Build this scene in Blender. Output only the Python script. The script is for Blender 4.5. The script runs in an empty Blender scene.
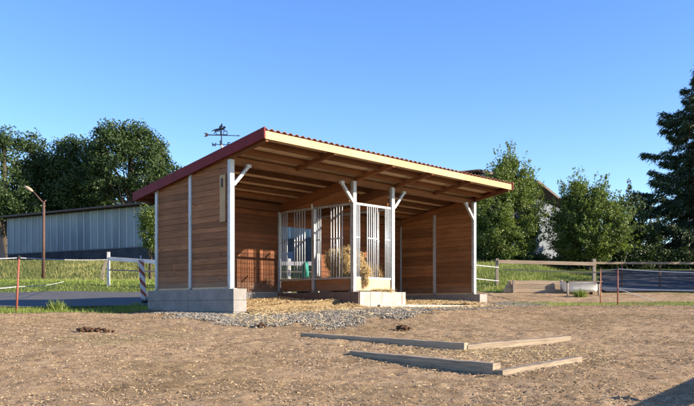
import bpy, math, random
import numpy as np
from mathutils import Vector, Matrix, noise
random.seed(7); RNG = np.random.default_rng(7)
S = bpy.context.scene
C = S.collection
F, HY, EYE = 760.0, 307.9, 1.5
def at(px, y, d):                     # photo pixel + distance -> world point
    return Vector(((px-347)/F*d, d, EYE+(HY-y)/F*d))
# ------------------------------------------------------------------ materials
def nd(nt, t, **kw):
    n = nt.nodes.new(t)
    for k, v in kw.items():
        if k in n.inputs: n.inputs[k].default_value = v
        else: setattr(n, k, v)
    return n
def base(name, rough=.8, metal=0.0, spec=.3):
    m = bpy.data.materials.new(name); m.use_nodes = True
    nt = m.node_tree; b = nt.nodes['Principled BSDF']
    b.inputs['Roughness'].default_value = rough; b.inputs['Metallic'].default_value = metal
    b.inputs['Specular IOR Level'].default_value = spec
    return m, nt, b
def coords(nt, scale=(1, 1, 1)):
    tc = nd(nt, 'ShaderNodeTexCoord'); mp = nd(nt, 'ShaderNodeMapping'); mp.inputs['Scale'].default_value = scale
    nt.links.new(tc.outputs['Object'], mp.inputs['Vector']); return mp.outputs['Vector']
def noise_n(nt, vec, sc, det=6, rough=.6):
    n = nd(nt, 'ShaderNodeTexNoise'); n.inputs['Scale'].default_value = sc; n.inputs['Detail'].default_value = det
    n.inputs['Roughness'].default_value = rough; nt.links.new(vec, n.inputs['Vector']); return n.outputs['Fac']
def ramp(nt, fac, stops):
    r = nd(nt, 'ShaderNodeValToRGB'); e = r.color_ramp.elements
    while len(e) < len(stops): e.new(.5)
    for i, (p, c) in enumerate(stops):
        e[i].position = p; e[i].color = (*c, 1)
    nt.links.new(fac, r.inputs['Fac']); return r.outputs['Color']
def mix(nt, fac, a, b, mode='MIX'):
    n = nd(nt, 'ShaderNodeMix', data_type='RGBA', blend_type=mode)
    for i, v in ((0, fac), (6, a), (7, b)):
        if isinstance(v, (int, float)): n.inputs[i].default_value = v
        elif isinstance(v, tuple): n.inputs[i].default_value = (*v, 1)
        else: nt.links.new(v, n.inputs[i])
    return n.outputs[2]
def attr(nt, name='tone'):
    a = nd(nt, 'ShaderNodeAttribute'); a.attribute_name = name; return a.outputs['Fac']
def bump(nt, b, h, strength=.4, dist=.02):
    n = nd(nt, 'ShaderNodeBump'); n.inputs['Strength'].default_value = strength; n.inputs['Distance'].default_value = dist
    nt.links.new(h, n.inputs['Height']); nt.links.new(n.outputs['Normal'], b.inputs['Normal'])
def simple(name, col, col2=None, sc=6, rough=.8, metal=0, bstr=.3, stretch=(1, 1, 1), spec=.3, bd=.01):
    m, nt, b = base(name, rough, metal, spec)
    v = coords(nt, stretch); n = noise_n(nt, v, sc)
    col2 = col2 or tuple(c*.72 for c in col)
    c = ramp(nt, n, [(.3, col2), (.7, col)])
    n2 = noise_n(nt, v, sc*7, 4)
    c = mix(nt, .35, c, ramp(nt, n2, [(.3, (.5, .5, .5)), (.7, (1, 1, 1))]), 'MULTIPLY')
    nt.links.new(c, b.inputs['Base Color']); bump(nt, b, n2, bstr, bd); return m
def wood(name, c1, c2, axis='x', rough=.75, tonevar=.45):
    m, nt, b = base(name, rough, 0, .25)
    st = {'x': (.35, 6, 6), 'y': (6, .35, 6), 'z': (6, 6, .35)}[axis]
    v = coords(nt, st)
    g = noise_n(nt, v, 5, 8, .7); big = noise_n(nt, coords(nt), 1.3, 4)
    c = ramp(nt, g, [(.25, c2), (.5, tuple((a+b_)/2 for a, b_ in zip(c1, c2))), (.75, c1)])
    t = ramp(nt, attr(nt), [(0, (1-tonevar,)*3), (1, (1, 1, 1))])
    c = mix(nt, 1.0, c, t, 'MULTIPLY')
    c = mix(nt, .5, c, ramp(nt, big, [(.3, (.62, .6, .6)), (.65, (1, 1, 1))]), 'MULTIPLY')
    if name.startswith('stained'):
        v2 = coords(nt); sx = nd(nt, 'ShaderNodeSeparateXYZ'); nt.links.new(v2, sx.inputs[0]); n9 = noise_n(nt, v2, 7, 6, .75)
        mr = nd(nt, 'ShaderNodeMapRange'); mr.inputs[1].default_value = .5; mr.inputs[2].default_value = 1.5; nt.links.new(sx.outputs['Z'], mr.inputs[0])
        ad = nd(nt, 'ShaderNodeMath', operation='ADD'); nt.links.new(mr.outputs[0], ad.inputs[0]); nt.links.new(n9, ad.inputs[1])
        c = mix(nt, ramp(nt, ad.outputs[0], [(.5, (.75,)*3), (.85, (0, 0, 0))]), c, (.20, .15, .11))
        kn = nd(nt, 'ShaderNodeTexVoronoi'); kn.inputs['Scale'].default_value = 1.9; nt.links.new(coords(nt, {'x': (1, 3, 3), 'y': (3, 1, 3), 'z': (3, 3, 1)}[axis]), kn.inputs['Vector'])
        c = mix(nt, 1.0, c, ramp(nt, kn.outputs['Distance'], [(.05, (.30, .25, .2)), (.11, (1, 1, 1))]), 'MULTIPLY')
    nt.links.new(c, b.inputs['Base Color']); bump(nt, b, g, .35, .006); return m
def leafmat(name, lo, hi, trans=.25, rough=.55, tint=(1.3, 1.5, .5)):
    m, nt, b = base(name, rough, 0, .35)
    c = ramp(nt, attr(nt), [(0, lo), (1, hi)])
    nt.links.new(c, b.inputs['Base Color'])
    tr = nd(nt, 'ShaderNodeBsdfTranslucent'); nt.links.new(mix(nt, 1.0, c, tint, 'MULTIPLY'), tr.inputs['Color'])
    ms = nd(nt, 'ShaderNodeMixShader'); ms.inputs[0].default_value = trans
    nt.links.new(b.outputs[0], ms.inputs[1]); nt.links.new(tr.outputs[0], ms.inputs[2])
    nt.links.new(ms.outputs[0], nt.nodes['Material Output'].inputs['Surface']); return m
M = {}
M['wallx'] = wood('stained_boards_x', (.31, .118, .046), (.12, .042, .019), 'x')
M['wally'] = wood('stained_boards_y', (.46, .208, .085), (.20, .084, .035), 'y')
M['beamx'] = wood('roof_timber_x', (.27, .115, .048), (.12, .05, .022), 'x')
M['beamy'] = wood('roof_timber_y', (.30, .125, .05), (.14, .058, .024), 'y')
M['fascia'] = wood('pale_spruce_board', (.58, .42, .235), (.43, .29, .15), 'x', tonevar=.25)
M['pale'] = wood('pale_board', (.70, .50, .30), (.55, .36, .2), 'x', tonevar=.2)
M['palev'] = wood('pale_board_upright', (.50, .36, .2), (.38, .25, .13), 'z', tonevar=.2)
M['soffit'] = simple('roof_sheet_underside', (.66, .50, .34), (.50, .37, .25), 4, .8)
def steelmat(name, c1, c2):
    m, nt, b = base(name, .5, .25, .4); v = coords(nt)
    n1 = noise_n(nt, v, 14, 6, .7); n2 = noise_n(nt, coords(nt, (9, 9, .8)), 2.2, 5, .7)
    c = ramp(nt, n1, [(.3, c2), (.7, c1)])
    c = mix(nt, .6, c, ramp(nt, n2, [(.36, (.42, .36, .30)), (.5, (1, 1, 1))]), 'MULTIPLY')
    sx = nd(nt, 'ShaderNodeSeparateXYZ'); nt.links.new(v, sx.inputs[0])
    mr = nd(nt, 'ShaderNodeMapRange'); mr.inputs[1].default_value = .50; mr.inputs[2].default_value = .85; nt.links.new(sx.outputs['Z'], mr.inputs[0])
    mu = nd(nt, 'ShaderNodeMath', operation='ADD'); nt.links.new(mr.outputs[0], mu.inputs[0]); nt.links.new(n1, mu.inputs[1])
    c = mix(nt, .8, c, ramp(nt, mu.outputs[0], [(.45, (.50, .38, .27)), (.85, (1, 1, 1))]), 'MULTIPLY')
    nt.links.new(c, b.inputs['Base Color'])
    rr = ramp(nt, n1, [(.3, (.35,)*3), (.7, (.65,)*3)]); nt.links.new(rr, b.inputs['Roughness']); return m
M['steel'] = steelmat('galvanised_steel', (.52, .54, .55), (.30, .32, .34))
M['bar'] = simple('galvanised_tube', (.60, .64, .68), (.44, .48, .52), 9, .4, .2, .1)
M['redmetal'] = simple('dark_red_sheet_metal', (.18, .018, .022), (.12, .013, .016), 3, .6, .0, .08, (1, 1, 1), .15)
M['roof'] = simple('red_brown_corrugated_sheet', (.30, .11, .07), (.18, .07, .05), 4, .7)
M['conc'] = simple('concrete_block', (.31, .285, .26), (.21, .195, .18), 3, .9, 0, .6)
M['concl'] = simple('pale_concrete', (.46, .415, .35), (.33, .295, .245), 5, .9, 0, .6)
M['concd'] = simple('shade_dark_facing', (.20, .15, .13), (.13, .10, .09), 4, .9, 0, .5)  # for the rack plinth's shaded side, shade put into the colour
M['iron'] = simple('dark_wrought_iron', (.035, .04, .055), (.02, .02, .03), 8, .5, .5, .1)
M['copper'] = simple('copper_sheet', (.17, .10, .08), (.10, .07, .06), 8, .45, .5, .1)
M['whiteball'] = simple('white_glaze', (.8, .8, .78), (.7, .7, .7), 8, .3)
M['hay'] = leafmat('hay_strands', (.44, .32, .15), (.78, .62, .35), .2, .8, (1, .95, .7))
M['straw'] = leafmat('straw_strands', (.32, .23, .115), (.68, .53, .31), .1, .8, (1, .95, .75))
M['haycore'] = simple('hay_core', (.45, .33, .17), (.26, .18, .085), 9, .95, 0, .9, bd=.05)
M['teal'] = simple('teal_net', (.03, .30, .24), (.015, .17, .15), 14, .7, 0, .6)
M['rust'] = simple('rusty_brown_steel', (.13, .07, .05), (.08, .045, .035), 7, .7)
M['redpole'] = simple('faded_red_paint', (.33, .10, .065), (.24, .07, .05), 6, .6)
M['orangepole'] = simple('faded_orange_paint', (.50, .20, .09), (.36, .14, .07), 6, .6)
M['tape'] = simple('white_fence_tape', (.62, .62, .64), (.5, .5, .52), 10, .6)
M['rope'] = simple('dirty_rope', (.42, .34, .25), (.3, .24, .17), 20, .9)
M['whitewood'] = simple('weathered_white_paint', (.78, .75, .70), (.55, .50, .44), 5, .7, 0, .4, (1, 1, 1))
M['greywood'] = wood('weathered_grey_wood', (.52, .40, .28), (.26, .19, .13), 'x', tonevar=.4)
M['greywoodz'] = wood('weathered_grey_wood_upright', (.44, .36, .28), (.25, .20, .15), 'z', tonevar=.3)
M['slab'] = wood('weathered_timber', (.54, .43, .30), (.13, .10, .07), 'x', tonevar=.3)
M['beaconw'] = simple('white_reflective_sheet', (.75, .75, .75), (.65, .65, .65), 12, .4)
M['beaconr'] = simple('red_reflective_sheet', (.42, .07, .045), (.32, .055, .035), 12, .4)
M['rubber'] = simple('black_rubber', (.03, .03, .03), (.02, .02, .02), 12, .8)
M['enamel'] = simple('white_enamel', (.85, .85, .84), (.68, .67, .64), 3, .35)
M['dung'] = simple('horse_dung', (.10, .05, .025), (.05, .025, .012), 20, .9, 0, 1)
M['bark'] = simple('bark', (.12, .095, .07), (.06, .047, .035), 4, .95, 0, .8, (3, 3, .6))
M['gravel'] = leafmat('gravel_stone', (.09, .078, .060), (.29, .26, .21), 0, .85)
M['clod'] = leafmat('dry_soil_clod', (.17, .115, .07), (.44, .325, .21), 0, .95)
M['litter'] = leafmat('dark_litter', (.09, .06, .034), (.44, .33, .20), 0, .9)
M['grass'] = leafmat('meadow_grass', (.06, .105, .016), (.24, .28, .06), .3, .6)
M['drygrass'] = leafmat('dry_long_grass', (.045, .07, .018), (.30, .28, .11), .3, .7)
M['oak'] = leafmat('oak_leaves', (.016, .036, .010), (.060, .095, .024), .15)
M['birch'] = leafmat('pale_leaves', (.042, .070, .017), (.175, .215, .058), .32)
M['bushl'] = leafmat('olive_leaves', (.045, .075, .014), (.16, .19, .045), .3)
M['dark'] = leafmat('dark_leaves', (.020, .036, .011), (.065, .095, .028), .15)
M['needle'] = leafmat('spruce_needles', (.014, .030, .010), (.060, .092, .030), .08)
# ------------------------------------------------------------------ mesh building
class MB:
    def __init__(s): s.v = []; s.f = []; s.t = []; s.smooth = False
    def add(s, vs, fs, tone=None):
        n = len(s.v); s.v += [tuple(p) for p in vs]; tone = random.random() if tone is None else tone
        for f in fs: s.f.append(tuple(i+n for i in f)); s.t.append(tone)
    def box(s, lo, hi, tone=None, bev=0):
        x0, y0, z0 = lo; x1, y1, z1 = hi
        if bev:
            bm_box(s, lo, hi, bev, tone); return s
        s.add([(x0, y0, z0), (x1, y0, z0), (x1, y1, z0), (x0, y1, z0), (x0, y0, z1), (x1, y0, z1), (x1, y1, z1), (x0, y1, z1)],
              [(0, 3, 2, 1), (4, 5, 6, 7), (0, 1, 5, 4), (1, 2, 6, 5), (2, 3, 7, 6), (3, 0, 4, 7)], tone); return s
    def hexa(s, bot, top, tone=None):      # four bottom, four top points
        s.add(list(bot)+list(top), [(0, 3, 2, 1), (4, 5, 6, 7), (0, 1, 5, 4), (1, 2, 6, 5), (2, 3, 7, 6), (3, 0, 4, 7)], tone); return s
    def beam(s, a, b, w, h, up=(0, 0, 1), tone=None, seg=1, wob=0):
        a = Vector(a); b = Vector(b); d = (b-a).normalized(); up = (1, 0, 0) if abs(d.dot(Vector(up).normalized())) > .98 else up; r = d.cross(Vector(up)).normalized(); u = r.cross(d)
        vs = []; fs = []
        for i in range(seg+1):
            k = i/seg; p = a.lerp(b, k)
            if wob: p = p + r*random.uniform(-wob, wob) + u*random.uniform(-wob, wob)
            for sx, sy in ((-1, -1), (1, -1), (1, 1), (-1, 1)): vs.append(p+r*(sx*w/2)+u*(sy*h/2))
        for i in range(seg):
            for k in range(4):
                j = (k+1) % 4; fs.append((4*i+k, 4*i+j, 4*i+4+j, 4*i+4+k))
        fs.append((3, 2, 1, 0)); e = 4*seg; fs.append((e, e+1, e+2, e+3))
        s.add(vs, fs, tone); return s
    def tube(s, pts, rad, n=8, tone=None):
        pts = [Vector(p) for p in pts]
        if not isinstance(rad, (list, tuple)): rad = [rad]*len(pts)
        vs = []; fs = []; ref = Vector((.13, .31, .94)).normalized()
        for i, p in enumerate(pts):
            d = (pts[min(i+1, len(pts)-1)]-pts[max(i-1, 0)]).normalized()
            rr = ref if abs(d.dot(ref)) < .9 else Vector((1, 0, 0))
            r = d.cross(rr).normalized(); u = r.cross(d)
            for k in range(n):
                a = 2*math.pi*k/n; vs.append(p+(r*math.cos(a)+u*math.sin(a))*rad[i])
        for i in range(len(pts)-1):
            for k in range(n):
                j = (k+1) % n; fs.append((i*n+k, i*n+j, i*n+n+j, i*n+n+k))
        fs.append(tuple(range(n))[::-1]); fs.append(tuple(range((len(pts)-1)*n, len(pts)*n)))
        s.add(vs, fs, tone); return s
    def ball(s, c, r, seg=8, tone=None, wob=0, sd=0):
        vs = []; fs = []; c = Vector(c); rx = r if isinstance(r, tuple) else (r, r, r)
        rings = seg
        for i in range(rings+1):
            th = math.pi*i/rings
            for k in range(seg*2):
                ph = math.pi*k/seg; d = Vector((math.sin(th)*math.cos(ph), math.sin(th)*math.sin(ph), math.cos(th)))
                q = 1+wob*noise.noise(d*1.7+Vector((sd, sd*2, 0)))
                vs.append(c+Vector((d.x*rx[0]*q, d.y*rx[1]*q, d.z*rx[2]*q)))
        m = seg*2
        for i in range(rings):
            for k in range(m):
                j = (k+1) % m; fs.append((i*m+k, (i+1)*m+k, (i+1)*m+j, i*m+j))
        s.add(vs, fs, tone); return s
    def poly(s, outline, o, ex, ey, thick, tone=None):   # flat cut-out of real thickness
        o = Vector(o); ex = Vector(ex); ey = Vector(ey); nrm = ex.cross(ey).normalized()*thick/2
        n = len(outline); vs = [o+ex*x+ey*y+nrm for x, y in outline]+[o+ex*x+ey*y-nrm for x, y in outline]
        fs = [tuple(range(n)), tuple(range(2*n-1, n-1, -1))]+[(i, i+n, (i+1) % n+n, (i+1) % n) for i in range(n)]
        s.add(vs, fs, tone); return s
    def build(s, name, mat, parent=None, smooth=None, bevel=0):
        me = bpy.data.meshes.new(name); me.from_pydata(s.v, [], s.f)
        a = me.attributes.new('tone', 'FLOAT', 'FACE'); a.data.foreach_set('value', np.array(s.t, dtype=np.float32))
        me.materials.append(mat)
        if smooth or s.smooth: me.polygons.foreach_set('use_smooth', [True]*len(me.polygons))
        o = bpy.data.objects.new(name, me); C.objects.link(o)
        if parent: o.parent = parent
        if bevel:
            bv = o.modifiers.new('bevel', 'BEVEL'); bv.width = bevel; bv.segments = 2; bv.limit_method = 'ANGLE'
        return o
def npmesh(name, v, f, tone, mat, parent=None, loc=None, smooth=False):       # fast: v (n,3), f (m,k)
    v = np.asarray(v, dtype=np.float32); f = np.asarray(f, dtype=np.int32); m, k = f.shape
    me = bpy.data.meshes.new(name); me.vertices.add(len(v)); me.loops.add(m*k); me.polygons.add(m)
    me.vertices.foreach_set('co', v.ravel()); me.loops.foreach_set('vertex_index', f.ravel())
    me.polygons.foreach_set('loop_start', np.arange(0, m*k, k, dtype=np.int32))
    me.polygons.foreach_set('loop_total', np.full(m, k, dtype=np.int32))
    me.update(calc_edges=True)
    if tone is not None:
        a = me.attributes.new('tone', 'FLOAT', 'FACE'); a.data.foreach_set('value', np.asarray(tone, dtype=np.float32))
    me.materials.append(mat); me.validate()
    me.polygons.foreach_set('use_smooth', np.full(len(me.polygons), smooth, dtype=bool))
    o = bpy.data.objects.new(name, me); C.objects.link(o)
    if parent: o.parent = parent
    if loc is not None: o.location = loc
    return o
def tag(o, label=None, cat=None, group=None, kind=None):
    if label: o['label'] = label
    if cat: o['category'] = cat
    if group: o['group'] = group
    if kind: o['kind'] = kind
    return o
def empty(name, loc, rz=0):
    o = bpy.data.objects.new(name, None); C.objects.link(o); o.location = loc; o.rotation_euler = (0, 0, rz)
    o.empty_display_size = .3; return o
# ------------------------------------------------------------------ terrain
DL = np.array([-60, 0, 7, 10.8, 14, 17, 19, 22, 26, 29, 30.2, 34, 38, 47, 52, 58, 66, 90, 200, 700])
ZL = np.array([-2.2, -1.5, -.91, -.60, -.36, -.14, -.05, .10, .33, .60, .92, 1.18, 1.35, 1.66, 2.7, 3.65, 4.15, 4.6, 6, 9])
DR = np.array([-60, 0, 7, 10.8, 14, 17, 20, 25, 27.5, 31, 33, 37, 42, 46, 58, 70, 90, 200, 700])
ZR = np.array([-2.2, -1.5, -.91, -.60, -.33, -.09, 0.0, .10, .26, .62, .98, 1.80, 2.45, 2.75, 3.6, 4.2, 4.6, 6, 9])
DY = np.array([-60, 0, 7, 10.8, 14, 17, 20, 25, 27.5, 31, 34, 45, 58, 70, 90, 200, 700])
ZY = np.array([-2.2, -1.5, -.91, -.60, -.33, -.09, 0.0, .10, .24, .60, .9, 2.2, 3.4, 4.1, 4.6, 6, 9])
def sstep(a, b, x): t = np.clip((x-a)/(b-a), 0, 1); return t*t*(3-2*t)
def hgt(x, y):
    x = np.asarray(x, dtype=float); y = np.asarray(y, dtype=float)
    zl = np.interp(y, DL, ZL); zr = np.interp(y, DR, ZR); zy = np.interp(y, DY, ZY)
    zf = np.interp(y, [15, 16, 17, 18, 20, 22, 26], [-.21, -.13, -.075, -.03, .05, .12, .33]); wf_ = sstep(-5, -7, x)*(y > 14.5)*(y < 26); zl = zl*(1-wf_)+np.where(y < 15, np.interp(y, DL, ZL), zf)*wf_ if True else zl
    w = sstep(-3, 3, x); w2 = sstep(9.6, 12.5, x)
    z = zl*(1-w)+zr*w; z = z*(1-w2)+zy*w2
    z = z + .035*np.sin(x*.9+1.3*np.sin(y*.5))*np.cos(y*.7+.4*x)*np.clip(1.4-abs(y-8)/30, .2, 1)
    return z + EYE
def H(x, y): return float(hgt(x, y))
def vnoise(x, y, sc, sd=0):      # cheap value noise
    x = x*sc+sd*17.3; y = y*sc+sd*9.1; xi = np.floor(x).astype(int); yi = np.floor(y).astype(int); fx = x-xi; fy = y-yi
    def hsh(a, b):
        n = (a*374761393+b*668265263+sd*1013) & 0x7fffffff; n = ((n ^ (n >> 13))*1274126177) & 0x7fffffff; return (n & 0xffff)/65535.0
    fx = fx*fx*(3-2*fx); fy = fy*fy*(3-2*fy)
    return (hsh(xi, yi)*(1-fx)+hsh(xi+1, yi)*fx)*(1-fy)+(hsh(xi, yi+1)*(1-fx)+hsh(xi+1, yi+1)*fx)*fy
def spaced(lo, hi, step, far, grow=1.12):
    c = list(np.arange(lo, hi, step)); s = step
    while c[-1] < far: s = min(s*grow, 25); c.append(c[-1]+s)
    s = step
    a = [c[0]]
    return np.array(c)
xs = spaced(0, 10, .05, 420, 1.06); xs = np.concatenate([-xs[:0:-1], xs])
ys = np.concatenate([np.arange(-40, 4, 1.5), np.arange(4, 14, .045), np.arange(14, 31, .10), np.arange(31, 60, .5), np.arange(60, 700, 12)])
XX, YY = np.meshgrid(xs, ys)
ZZ = hgt(XX, YY)
ZN = ZZ.copy()
# masks: 0 sand, grass
def grassmask(x, y):
    n = (vnoise(x, y, .8, 3)-.5)*1.6 + (vnoise(x, y, 3.1, 5)-.5)*.8
    left = sstep(-4.2, -6.0, x+n*.6)*sstep(0, .7, y+n*.45-15.9-.42*np.clip(x+8.5, 0, 4))
    left2 = sstep(0, -3, x)*sstep(28.6, 29.1, y+n*.25)
    right = sstep(1, 4, x)*sstep(30.6, 31.6, y+n*.5)
    strip = sstep(9.2, 10.2, x+n)*sstep(20.6, 21.4, y+n*.6)*(1-sstep(23.3, 24.3, y+n*.6))
    strip2 = .6*sstep(5.2, 6.5, x+n)*sstep(24.0, 24.5, y+n*.5)*(1-sstep(26.2, 27, y+n*.5))
    far = sstep(34, 36, y)
    patch = .42*sstep(-2, -4, x)*sstep(11.5, 12, y+n)*(1-sstep(12.8, 13.8, y+n))*sstep(.45, .75, vnoise(x, y, .7, 9))
    return np.clip(np.maximum.reduce([left, left2, right, strip, strip2, far, patch]), 0, 1)
near = np.clip(1-(YY-30)/20, 0, 1)*(1-.6*grassmask(XX, YY))
ZN += near*((vnoise(XX, YY, 1.6, 1)-.5)*.030+(vnoise(XX, YY, 6.5, 2)-.5)*.018+(vnoise(XX, YY, 15, 4)-.5)*.020)
hoof = np.clip(.36-vnoise(XX, YY, 8.3, 8), 0, .36)
ZN -= near*hoof*.055*(YY < 22)
nx = len(xs); ny = len(ys)
idx = np.arange(nx*ny).reshape(ny, nx)
fc = np.stack([idx[:-1, :-1], idx[:-1, 1:], idx[1:, 1:], idx[1:, :-1]], -1).reshape(-1, 4)
def groundmat():
    m, nt, b = base('ground_soil_and_grass', .95, 0, .15)
    v = coords(nt)
    n1 = noise_n(nt, v, .55, 5); n2 = noise_n(nt, v, 5.5, 8, .7); n3 = noise_n(nt, v, 38, 6, .75); n4 = noise_n(nt, v, 110, 3)
    soil = ramp(nt, n2, [(.28, (.205, .138, .078)), (.5, (.385, .268, .155)), (.72, (.53, .39, .242))])
    soil = mix(nt, .55, soil, ramp(nt, n1, [(.38, (.60, .60, .48)), (.54, (1, 1, 1))]), 'MULTIPLY')
    n5 = noise_n(nt, v, 1.7, 6, .7); soil = mix(nt, .5, soil, ramp(nt, n5, [(.36, (.50, .46, .40)), (.52, (1, 1, 1))]), 'MULTIPLY')
    soil = mix(nt, .75, soil, ramp(nt, n3, [(.36, (.50, .46, .42)), (.52, (1, 1, 1)), (.7, (1.25, 1.22, 1.15))]), 'MULTIPLY')
    gr = ramp(nt, n2, [(.3, (.05, .075, .016)), (.6, (.12, .15, .035)), (.8, (.22, .22, .08))])
    soil = mix(nt, attr(nt, 'gravelly'), soil, ramp(nt, n3, [(.35, (.07, .066, .06)), (.65, (.26, .245, .22))]))
    c = mix(nt, attr(nt, 'grass'), soil, gr)
    c = mix(nt, .5, c, ramp(nt, n4, [(.35, (.6, .6, .6)), (.65, (1.1, 1.1, 1.1))]), 'MULTIPLY')
    nt.links.new(c, b.inputs['Base Color'])
    ad = nd(nt, 'ShaderNodeMath', operation='ADD'); nt.links.new(n3, ad.inputs[0]); nt.links.new(n4, ad.inputs[1])
    bump(nt, b, ad.outputs[0], .8, .022); return m
g = npmesh('ground', np.stack([XX, YY, ZN], -1).reshape(-1, 3), fc, None, groundmat(), smooth=True)
a = g.data.attributes.new('grass', 'FLOAT', 'POINT'); a.data.foreach_set('value', grassmask(XX, YY).ravel().astype(np.float32))
GX = [-4.4, -3.4, -1.9, -.3, .7, 2.2, 3.5]; GYL = [17.2, 15.6, 13.9, 14.1, 15.2, 17.2, 19.3]
def gravelmask(x, y):
    n_ = (vnoise(x, y, 1.4, 41)-.5)*1.5+(vnoise(x, y, 5, 42)-.5)*.7
    u = (x+2.595)*math.cos(.806)+(y-17)*math.sin(.806)
    return sstep(-.15, .65, y-np.interp(x, GX, GYL)+n_)*(x > -4.4)*(x < 4.2)*(y < 17.9+.8*np.clip(x+2.4, 0, 9))*(y > 13)
a = g.data.attributes.new('gravelly', 'FLOAT', 'POINT'); a.data.foreach_set('value', (.8*gravelmask(XX, YY)).ravel().astype(np.float32))
tag(g, kind='structure')
def sheet(name, x0, x1, y0f, y1f, mat, lift, nx_=160, ny_=24):
    U = np.linspace(x0, x1, nx_); V = np.linspace(0, 1, ny_)
    X, V2 = np.meshgrid(U, V); Y = y0f(X)*(1-V2)+y1f(X)*V2; Z = hgt(X, Y)+lift
    i = np.arange(nx_*ny_).reshape(ny_, nx_); f = np.stack([i[:-1, :-1], i[:-1, 1:], i[1:, 1:], i[1:, :-1]], -1).reshape(-1, 4)
    return tag(npmesh(name, np.stack([X, Y, Z], -1).reshape(-1, 3), f, None, mat, smooth=True), kind='structure')
asph = simple('old_asphalt', (.105, .102, .10), (.07, .07, .07), 3, .85, 0, .5)
asphd = simple('shade_dark_asphalt', (.05, .05, .052), (.035, .035, .036), 3, .7, 0, .5)  # yard asphalt, its shade put into the darker colour
sheet('road', -60, -1.0, lambda x: 17.9+2.7*sstep(-8.2, -4.5, x)+.10*np.sin(x*1.3), lambda x: 28.55+.12*np.sin(x*1.7+1), asph, .045)
sheet('yard', 10.6, 60, lambda x: 31.2+.15*np.sin(x*1.1), lambda x: np.clip(3.0*x+.35*np.sin(x*5), 31.3, 45.0+.3*np.sin(x*.9)), asphd, .05)
# ------------------------------------------------------------------ scatter helpers
def blades(name, pts, hmin, hmax, w, mat, lean=.35, label=None, cat=None, tilt=None):
    n = len(pts); p = np.asarray(pts); h = RNG.uniform(hmin, hmax, n); a = RNG.uniform(0, 2*np.pi, n); b = RNG.uniform(0, 2*np.pi, n)
    dx = np.cos(a)*w/2; dy = np.sin(a)*w/2; l = RNG.uniform(0, lean, n)*h
    v = np.empty((n, 3, 3)); v[:, 0] = p-np.stack([dx, dy, 0*dx], -1); v[:, 1] = p+np.stack([dx, dy, 0*dx], -1)
    v[:, 2] = p+np.stack([np.cos(b)*l, np.sin(b)*l, h], -1)
    o = npmesh(name, v.reshape(-1, 3), np.arange(3*n).reshape(n, 3), np.clip(.35*RNG.uniform(0, 1, n)+1.3*vnoise(p[:, 0], p[:, 1], .45, 61)*vnoise(p[:, 0], p[:, 1], 1.7, 62)+.1, 0, 1), mat)
    return tag(o, label, cat, kind='stuff')
def strands(p, L, w, flat=.3, n=None):                     # little quads lying about
    n = len(p); a = RNG.uniform(0, 2*np.pi, n); L = RNG.uniform(L[0], L[1], n); el = RNG.normal(0, flat, n)
    d = np.stack([np.cos(a)*np.cos(el), np.sin(a)*np.cos(el), np.sin(el)], -1)*L[:, None]/2
    ph = RNG.uniform(-1.2, 1.2, n)
    s_ = np.stack([-np.sin(a)*np.cos(ph), np.cos(a)*np.cos(ph), np.sin(ph)], -1)*w/2
    v = np.stack([p-d-s_, p+d-s_, p+d+s_, p-d+s_], 1)
    return v.reshape(-1, 3), np.arange(4*n).reshape(n, 4)
def stones(p, r, sq=.7):
    t = np.array([[1, 0, 0], [-1, 0, 0], [0, 1, 0], [0, -1, 0], [0, 0, 1], [0, 0, -1]], float)
    tf = np.array([[0, 2, 4], [2, 1, 4], [1, 3, 4], [3, 0, 4], [2, 0, 5], [1, 2, 5], [3, 1, 5], [0, 3, 5]])
    n = len(p); a = RNG.uniform(0, 6.28, n); R = RNG.uniform(r[0], r[1], n)
    v = np.broadcast_to(t, (n, 6, 3)).copy()*RNG.uniform(.6, 1.25, (n, 6, 1)); v[:, :, 2] *= sq
    ca, sa = np.cos(a)[:, None], np.sin(a)[:, None]; x = v[:, :, 0]*ca-v[:, :, 1]*sa; y = v[:, :, 0]*sa+v[:, :, 1]*ca
    tl = RNG.normal(0, .5, n)[:, None]; z = v[:, :, 2]*np.cos(tl)+x*np.sin(tl); x = x*np.cos(tl)-v[:, :, 2]*np.sin(tl)
    v = np.stack([x, y, z], -1)*R[:, None, None]+p[:, None, :]
    f = (tf[None]+6*np.arange(n)[:, None, None]).reshape(-1, 3)
    return v.reshape(-1, 3), f, np.repeat(RNG.uniform(0, 1, n), 8)
def onground(x, y, dz=0): return np.stack([x, y, hgt(x, y)+dz], -1)
# ------------------------------------------------------------------ shelter
YAW = math.radians(46.18)
P0 = Vector((-2.595, 17, EYE-.08))
CU, SU = math.cos(YAW), math.sin(YAW)
def W(u, v, z=0): return Vector((P0.x+u*CU-v*SU, P0.y+u*SU+v*CU, P0.z+z))
def UV(x, y):
    dx = x-P0.x; dy = y-P0.y; return dx*CU+dy*SU, -dx*SU+dy*CU
ZP, ZT = .51, 3.40
UA, UB, UR, VM, VB = 4.0, 5.545, 9.5, 1.516, 2.97
VF, VK = -1.26, 3.895
def zr(v): return 3.84-.159*(v-VF)
shelter = tag(empty('horse_shelter', P0, YAW), 'open-fronted wooden horse shelter with mono-pitch roof, steel posts and a barred hay rack', 'shelter')
sh = shelter
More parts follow.
